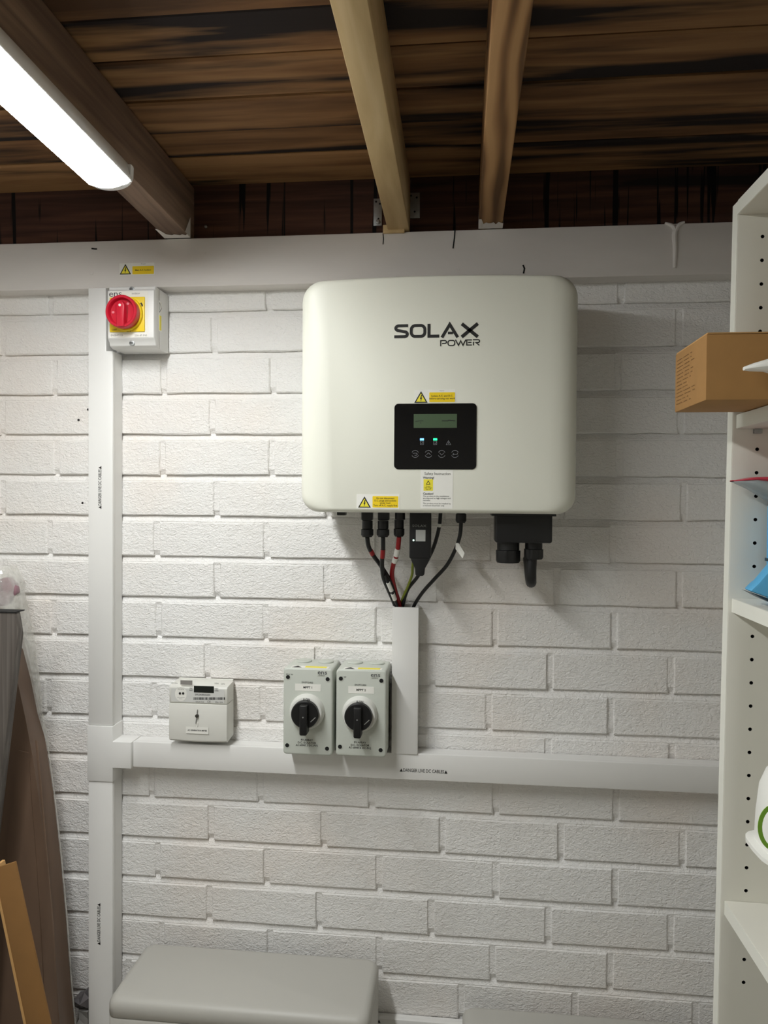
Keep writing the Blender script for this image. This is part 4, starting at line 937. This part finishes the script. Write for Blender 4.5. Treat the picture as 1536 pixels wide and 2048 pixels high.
MB().loft([sup(.056, .046, zb3 - .009), sup(.0605, .05, zb3 - .006), sup(.0605, .05, zb3 - .001), sup(.056, .046, zb3 + .001)]).build('rim', FOAM_W, WC, smooth=True)
MB().loft([sup(.03, .035, 0, cx=.012), sup(.034, .037, .004, cx=.012), sup(.036, .038, zb3 - .009, cx=.012)]).build('lower_body', FOAM_W, WC, smooth=True)
gr = MB(); rp_ = at(1551, 1655, CYc - .041); rc = (rp_.x - gc.x - .066, rp_.z - s4 - .0005)
stroke(gr, [(rc[0] + .0165 * math.cos(a), rc[1] + .024 * math.sin(a)) for a in (2 * PI * i / 30 for i in range(30))], .0045, -.041, .0008, True); gr.build('green_ring', GREEN, WC)

# ================================================================== LEANING PACKS, LEFT CORNER
def slab(px_pts, Y, thick, name, m, parent, origin, back_dx=0.0):
    q = [at(x, y, Y) for x, y in px_pts]
    return MB().loft([[(p.x - origin[0], Y - origin[1], p.z - origin[2]) for p in q], [(p.x - origin[0] + back_dx, Y + thick - origin[1], p.z - origin[2]) for p in q]]).build(name, m, parent, bevel=.0015)
def foot(a, b, Y, z=0.002):                    # where a line of two pixels meets the floor at depth Y
    p, q = at(*a, Y), at(*b, Y); t = (z - p.z) / (q.z - p.z); r = p + (q - p) * t; return r
def slab3(top, bottomR, bottomL, Y, thick, name, m, parent, origin, extra=()):
    pts = [at(*p, Y) for p in top] + [bottomR] + [bottomL]
    o = origin
    return MB().loft([[(p.x - o[0], Y - o[1], p.z - o[2]) for p in pts], [(p.x - o[0], Y + thick - o[1], p.z - o[2]) for p in pts]]).build(name, m, parent, bevel=.0015)
# brown flooring pack in a clear sleeve
Y1 = -.11
YR = Y1 + .05
fr = foot((107, 1588), (141, 1960), YR); fr.y = Y1
PB = thing('flooring_pack', 'brown flooring pack in a clear plastic sleeve leaning in the corner', 'flooring pack', (fr.x - .15, Y1, 0))
og = (fr.x - .15, Y1, 0)
edge = [(24, 1222), (38, 1245), (52, 1295), (64, 1350), (80, 1425), (93, 1495), (107, 1588), (121, 1715), (133, 1850), (141, 1960)]
pts = [at(x, y, YR) for x, y in edge]; topl = at(-50, 1215, Y1)
poly3 = [topl] + pts + [fr, Vector((fr.x - .28, Y1, .002))]
MB().loft([[(p.x - og[0], yy, p.z) for p in poly3] for yy in (0, .05)]).build('carton', BROWN_PACK, PB)
ov = [at(x, y, Y1) for x, y in ((38, 1500), (58, 1505), (64, 1600), (72, 1700), (82, 1850), (92, 2048))]; ovl = [at(x, y, Y1) for x, y in ((2, 2048), (14, 1700), (26, 1590), (34, 1530))]
MB().loft([[(p.x - og[0], yy, p.z) for p in ov + [Vector((ov[-1].x + .01, 0, .004)), Vector((ovl[0].x, 0, .004))] + ovl] for yy in (-.0003, -.0022)]).build('overlap_panel', BROWN_PACK, PB)
ov2 = [at(x, y, Y1) for x, y in ((70, 1480), (78, 1560), (90, 1700), (103, 1850), (114, 2048))]
MB().loft([[(p.x - og[0] + k, y, p.z) for p in ov2] for k, y in ((0, -.0003), (.001, -.002), (.004, -.002), (.005, -.0003))], cap=False, closed=False).build('fold', BROWN_PACK, PB)
mv = [at(-10, 1160, Y1), at(8, 1158, Y1), at(22, 1172, Y1), at(26, 1190, Y1), at(14, 1198, Y1), at(10, 1212, Y1), at(-10, 1216, Y1)]
MB().loft([[(p.x - og[0], .012, p.z) for p in mv], [(p.x - og[0] - .002, .030, p.z + .002) for p in mv]]).build('mauve_end_label', PURPLE, PB, bevel=.003)
outer = [(-60, 1150), (-20, 1142), (0, 1137), (20, 1130), (35, 1132), (42, 1148), (52, 1166), (50, 1182), (60, 1226), (70, 1290), (77, 1350), (84, 1425), (97, 1495), (110, 1588), (124, 1715), (136, 1850), (144, 1960), (152, 2048)]
random.seed(5)
mb = MB(); loops = []
oq = [at(x, y, YR) for x, y in outer]; oq.append(Vector((fr.x + .006, 0, .004)))
# sleeve: wide loose mouth above the carton, then a narrow welt along its right edge
rows_ = []; rowsb = []
for i, p in enumerate(oq):
    wid = .15 if i < 8 else max(.004, .026 - .004 * (i - 8)); row = [(p.x - og[0] - .002, .052, p.z), (p.x - og[0] + random.uniform(-.001, .001), .03, p.z), (p.x - og[0] - .001, .008, p.z)]
    for j in range(1, 9):
        u = j / 8
        row.append((p.x - og[0] - u * wid, -.003 - .004 * math.sin(PI * u) + random.uniform(-.0035, .0035), p.z - (.012 * u if i < 6 else 0) + random.uniform(-.002, .002)))
    if i >= 9:
        tp_ = max(.04, 1 - (i - 8) / 4.2); row = [(p.x - og[0] + .0012 * math.sin(j * 1.7), .053 - .056 * tp_ * j / 10, p.z + random.uniform(-.002, .002)) for j in range(11)]
    rows_.append(row); rowsb.append([(p.x - og[0] - .002, .052, p.z), (p.x - og[0] - .03, .056, p.z - .003), (p.x - og[0] - .15, .057, p.z - .008)])
MB().loft(rows_[3:13], cap=False, closed=False).build('clear_sleeve', FILM, PB, smooth=True, angle=80)
MB().loft(rowsb[3:13], cap=False, closed=False).build('clear_sleeve', FILM, PB, smooth=True, angle=80)
MB().tube([(p.x - og[0] - .001, .05, p.z) for p in oq[12:]], .0014, 6, 2).build('sleeve_welt', FILM, PB, smooth=True)
# grey laminate planks in front
Y2 = -.23
b2 = foot((36, 1262), (2, 1555), Y2)
LP = thing('laminate_pack', 'dark grey wood-grain laminate plank pack leaning against the left wall', 'flooring pack', (b2.x, Y2, 0))
og2 = (b2.x, Y2, 0)
tl = [at(-60, 1226, Y2), at(30, 1226, Y2), at(36, 1262, Y2)]
po = tl + [b2, Vector((b2.x - .16, Y2, .002))]
MB().loft([[(p.x - og2[0], 0, p.z) for p in po], [(p.x - og2[0], .014, p.z) for p in po]]).build('plank', LAMINATE, LP, bevel=.001)
MB().loft([[(p.x - og2[0] - .007, .0145, p.z - .002) for p in po], [(p.x - og2[0] - .007, .027, p.z - .002) for p in po]]).build('plank', LAMINATE, LP, bevel=.001)
MB().loft([[(p.x - og2[0] - .014, .0275, p.z - .012) for p in po], [(p.x - og2[0] - .014, .040, p.z - .012) for p in po]]).build('plank', LAMINATE, LP, bevel=.001)
MB().box(tl[0].x - og2[0], tl[1].x - og2[0] + .0012, -.0012, .028, tl[1].z + .0002, tl[1].z + .0022).build('end_strip', DARK_HOLE, LP)
# ochre cardboard strip
Y3 = -.33
e0, e1 = at(30, 1724, Y3), at(100, 2046, Y3); l0, l1 = at(-12, 1737, Y3), at(52, 2046, Y3)
r0 = e0 + (e1 - e0) * ((e0.z - .002) / (e0.z - e1.z)); r1 = l0 + (l1 - l0) * ((l0.z - .002) / (l0.z - l1.z))
OC = thing('cardboard_strip', 'long ochre folded cardboard strip leaning in front of the brown pack', 'cardboard', tuple(r0))
MB().loft([[(p.x - r0.x, yy, p.z - r0.z) for p in (l0, e0, r0, r1)] for yy in (0, .0045)]).build('face', CARD_IN, OC, bevel=.0008)
MB().loft([[(p.x - r0.x + dx, yy, p.z - r0.z) for dx, yy in ((-.0045, -.0005), (0.0, -.0005), (0.0, .03), (-.0045, .03))] for p in (l0, r1)]).build('turned_edge', CARD_EDGE, OC)
# crumpled foil offcut on the wall
fo = at(166, 2020, -.03); random.seed(21)
fv = [(148, 1999), (156, 1998), (168, 1986), (178, 1996), (178, 2015), (170, 2018), (160, 2022), (150, 2014)]
FO = thing('foil_offcut', 'crumpled grey foil and tape scrap beside the lower trunking', 'foil', tuple(fo))
q = [at(x, y, -.03) - fo for x, y in fv]; cfo = sum(q, Vector()) / len(q)
mb = MB(); mb.add([tuple(p + Vector((0, random.uniform(-.006, .006), 0))) for p in q] + [tuple(cfo + Vector((.002, -.012, .004)))] + [tuple(p * .98 + Vector((0, .026, 0))) for p in q], [(i, (i + 1) % 8, 8) for i in range(8)] + [(i, i + 9, (i + 1) % 8 + 9, (i + 1) % 8) for i in range(8)] + [tuple(range(16, 8, -1))])
mb.build('crumpled_foil', mat('dull_foil', (120, 116, 118), .35, metal=.5), FO)
q0 = at(159, 2050, -.03) - fo; q1 = at(178, 2020, -.03) - fo
mb = MB(); mb.loft([[(q0.x, -.004, q1.z), (q1.x, -.007, q1.z), (q1.x, .026, q1.z), (q0.x, .026, q1.z)], [(q0.x + .002, -.006, (q0.z + q1.z) / 2), (q1.x, -.004, (q0.z + q1.z) / 2), (q1.x, .026, (q0.z + q1.z) / 2), (q0.x, .026, (q0.z + q1.z) / 2)], [(q0.x - .006, -.012, q0.z), (q1.x, -.005, q0.z), (q1.x, .026, q0.z), (q0.x - .006, .026, q0.z)]])
mb.build('tape_tail', mat('silver_tape', (186, 184, 180), .35, metal=.4), FO)
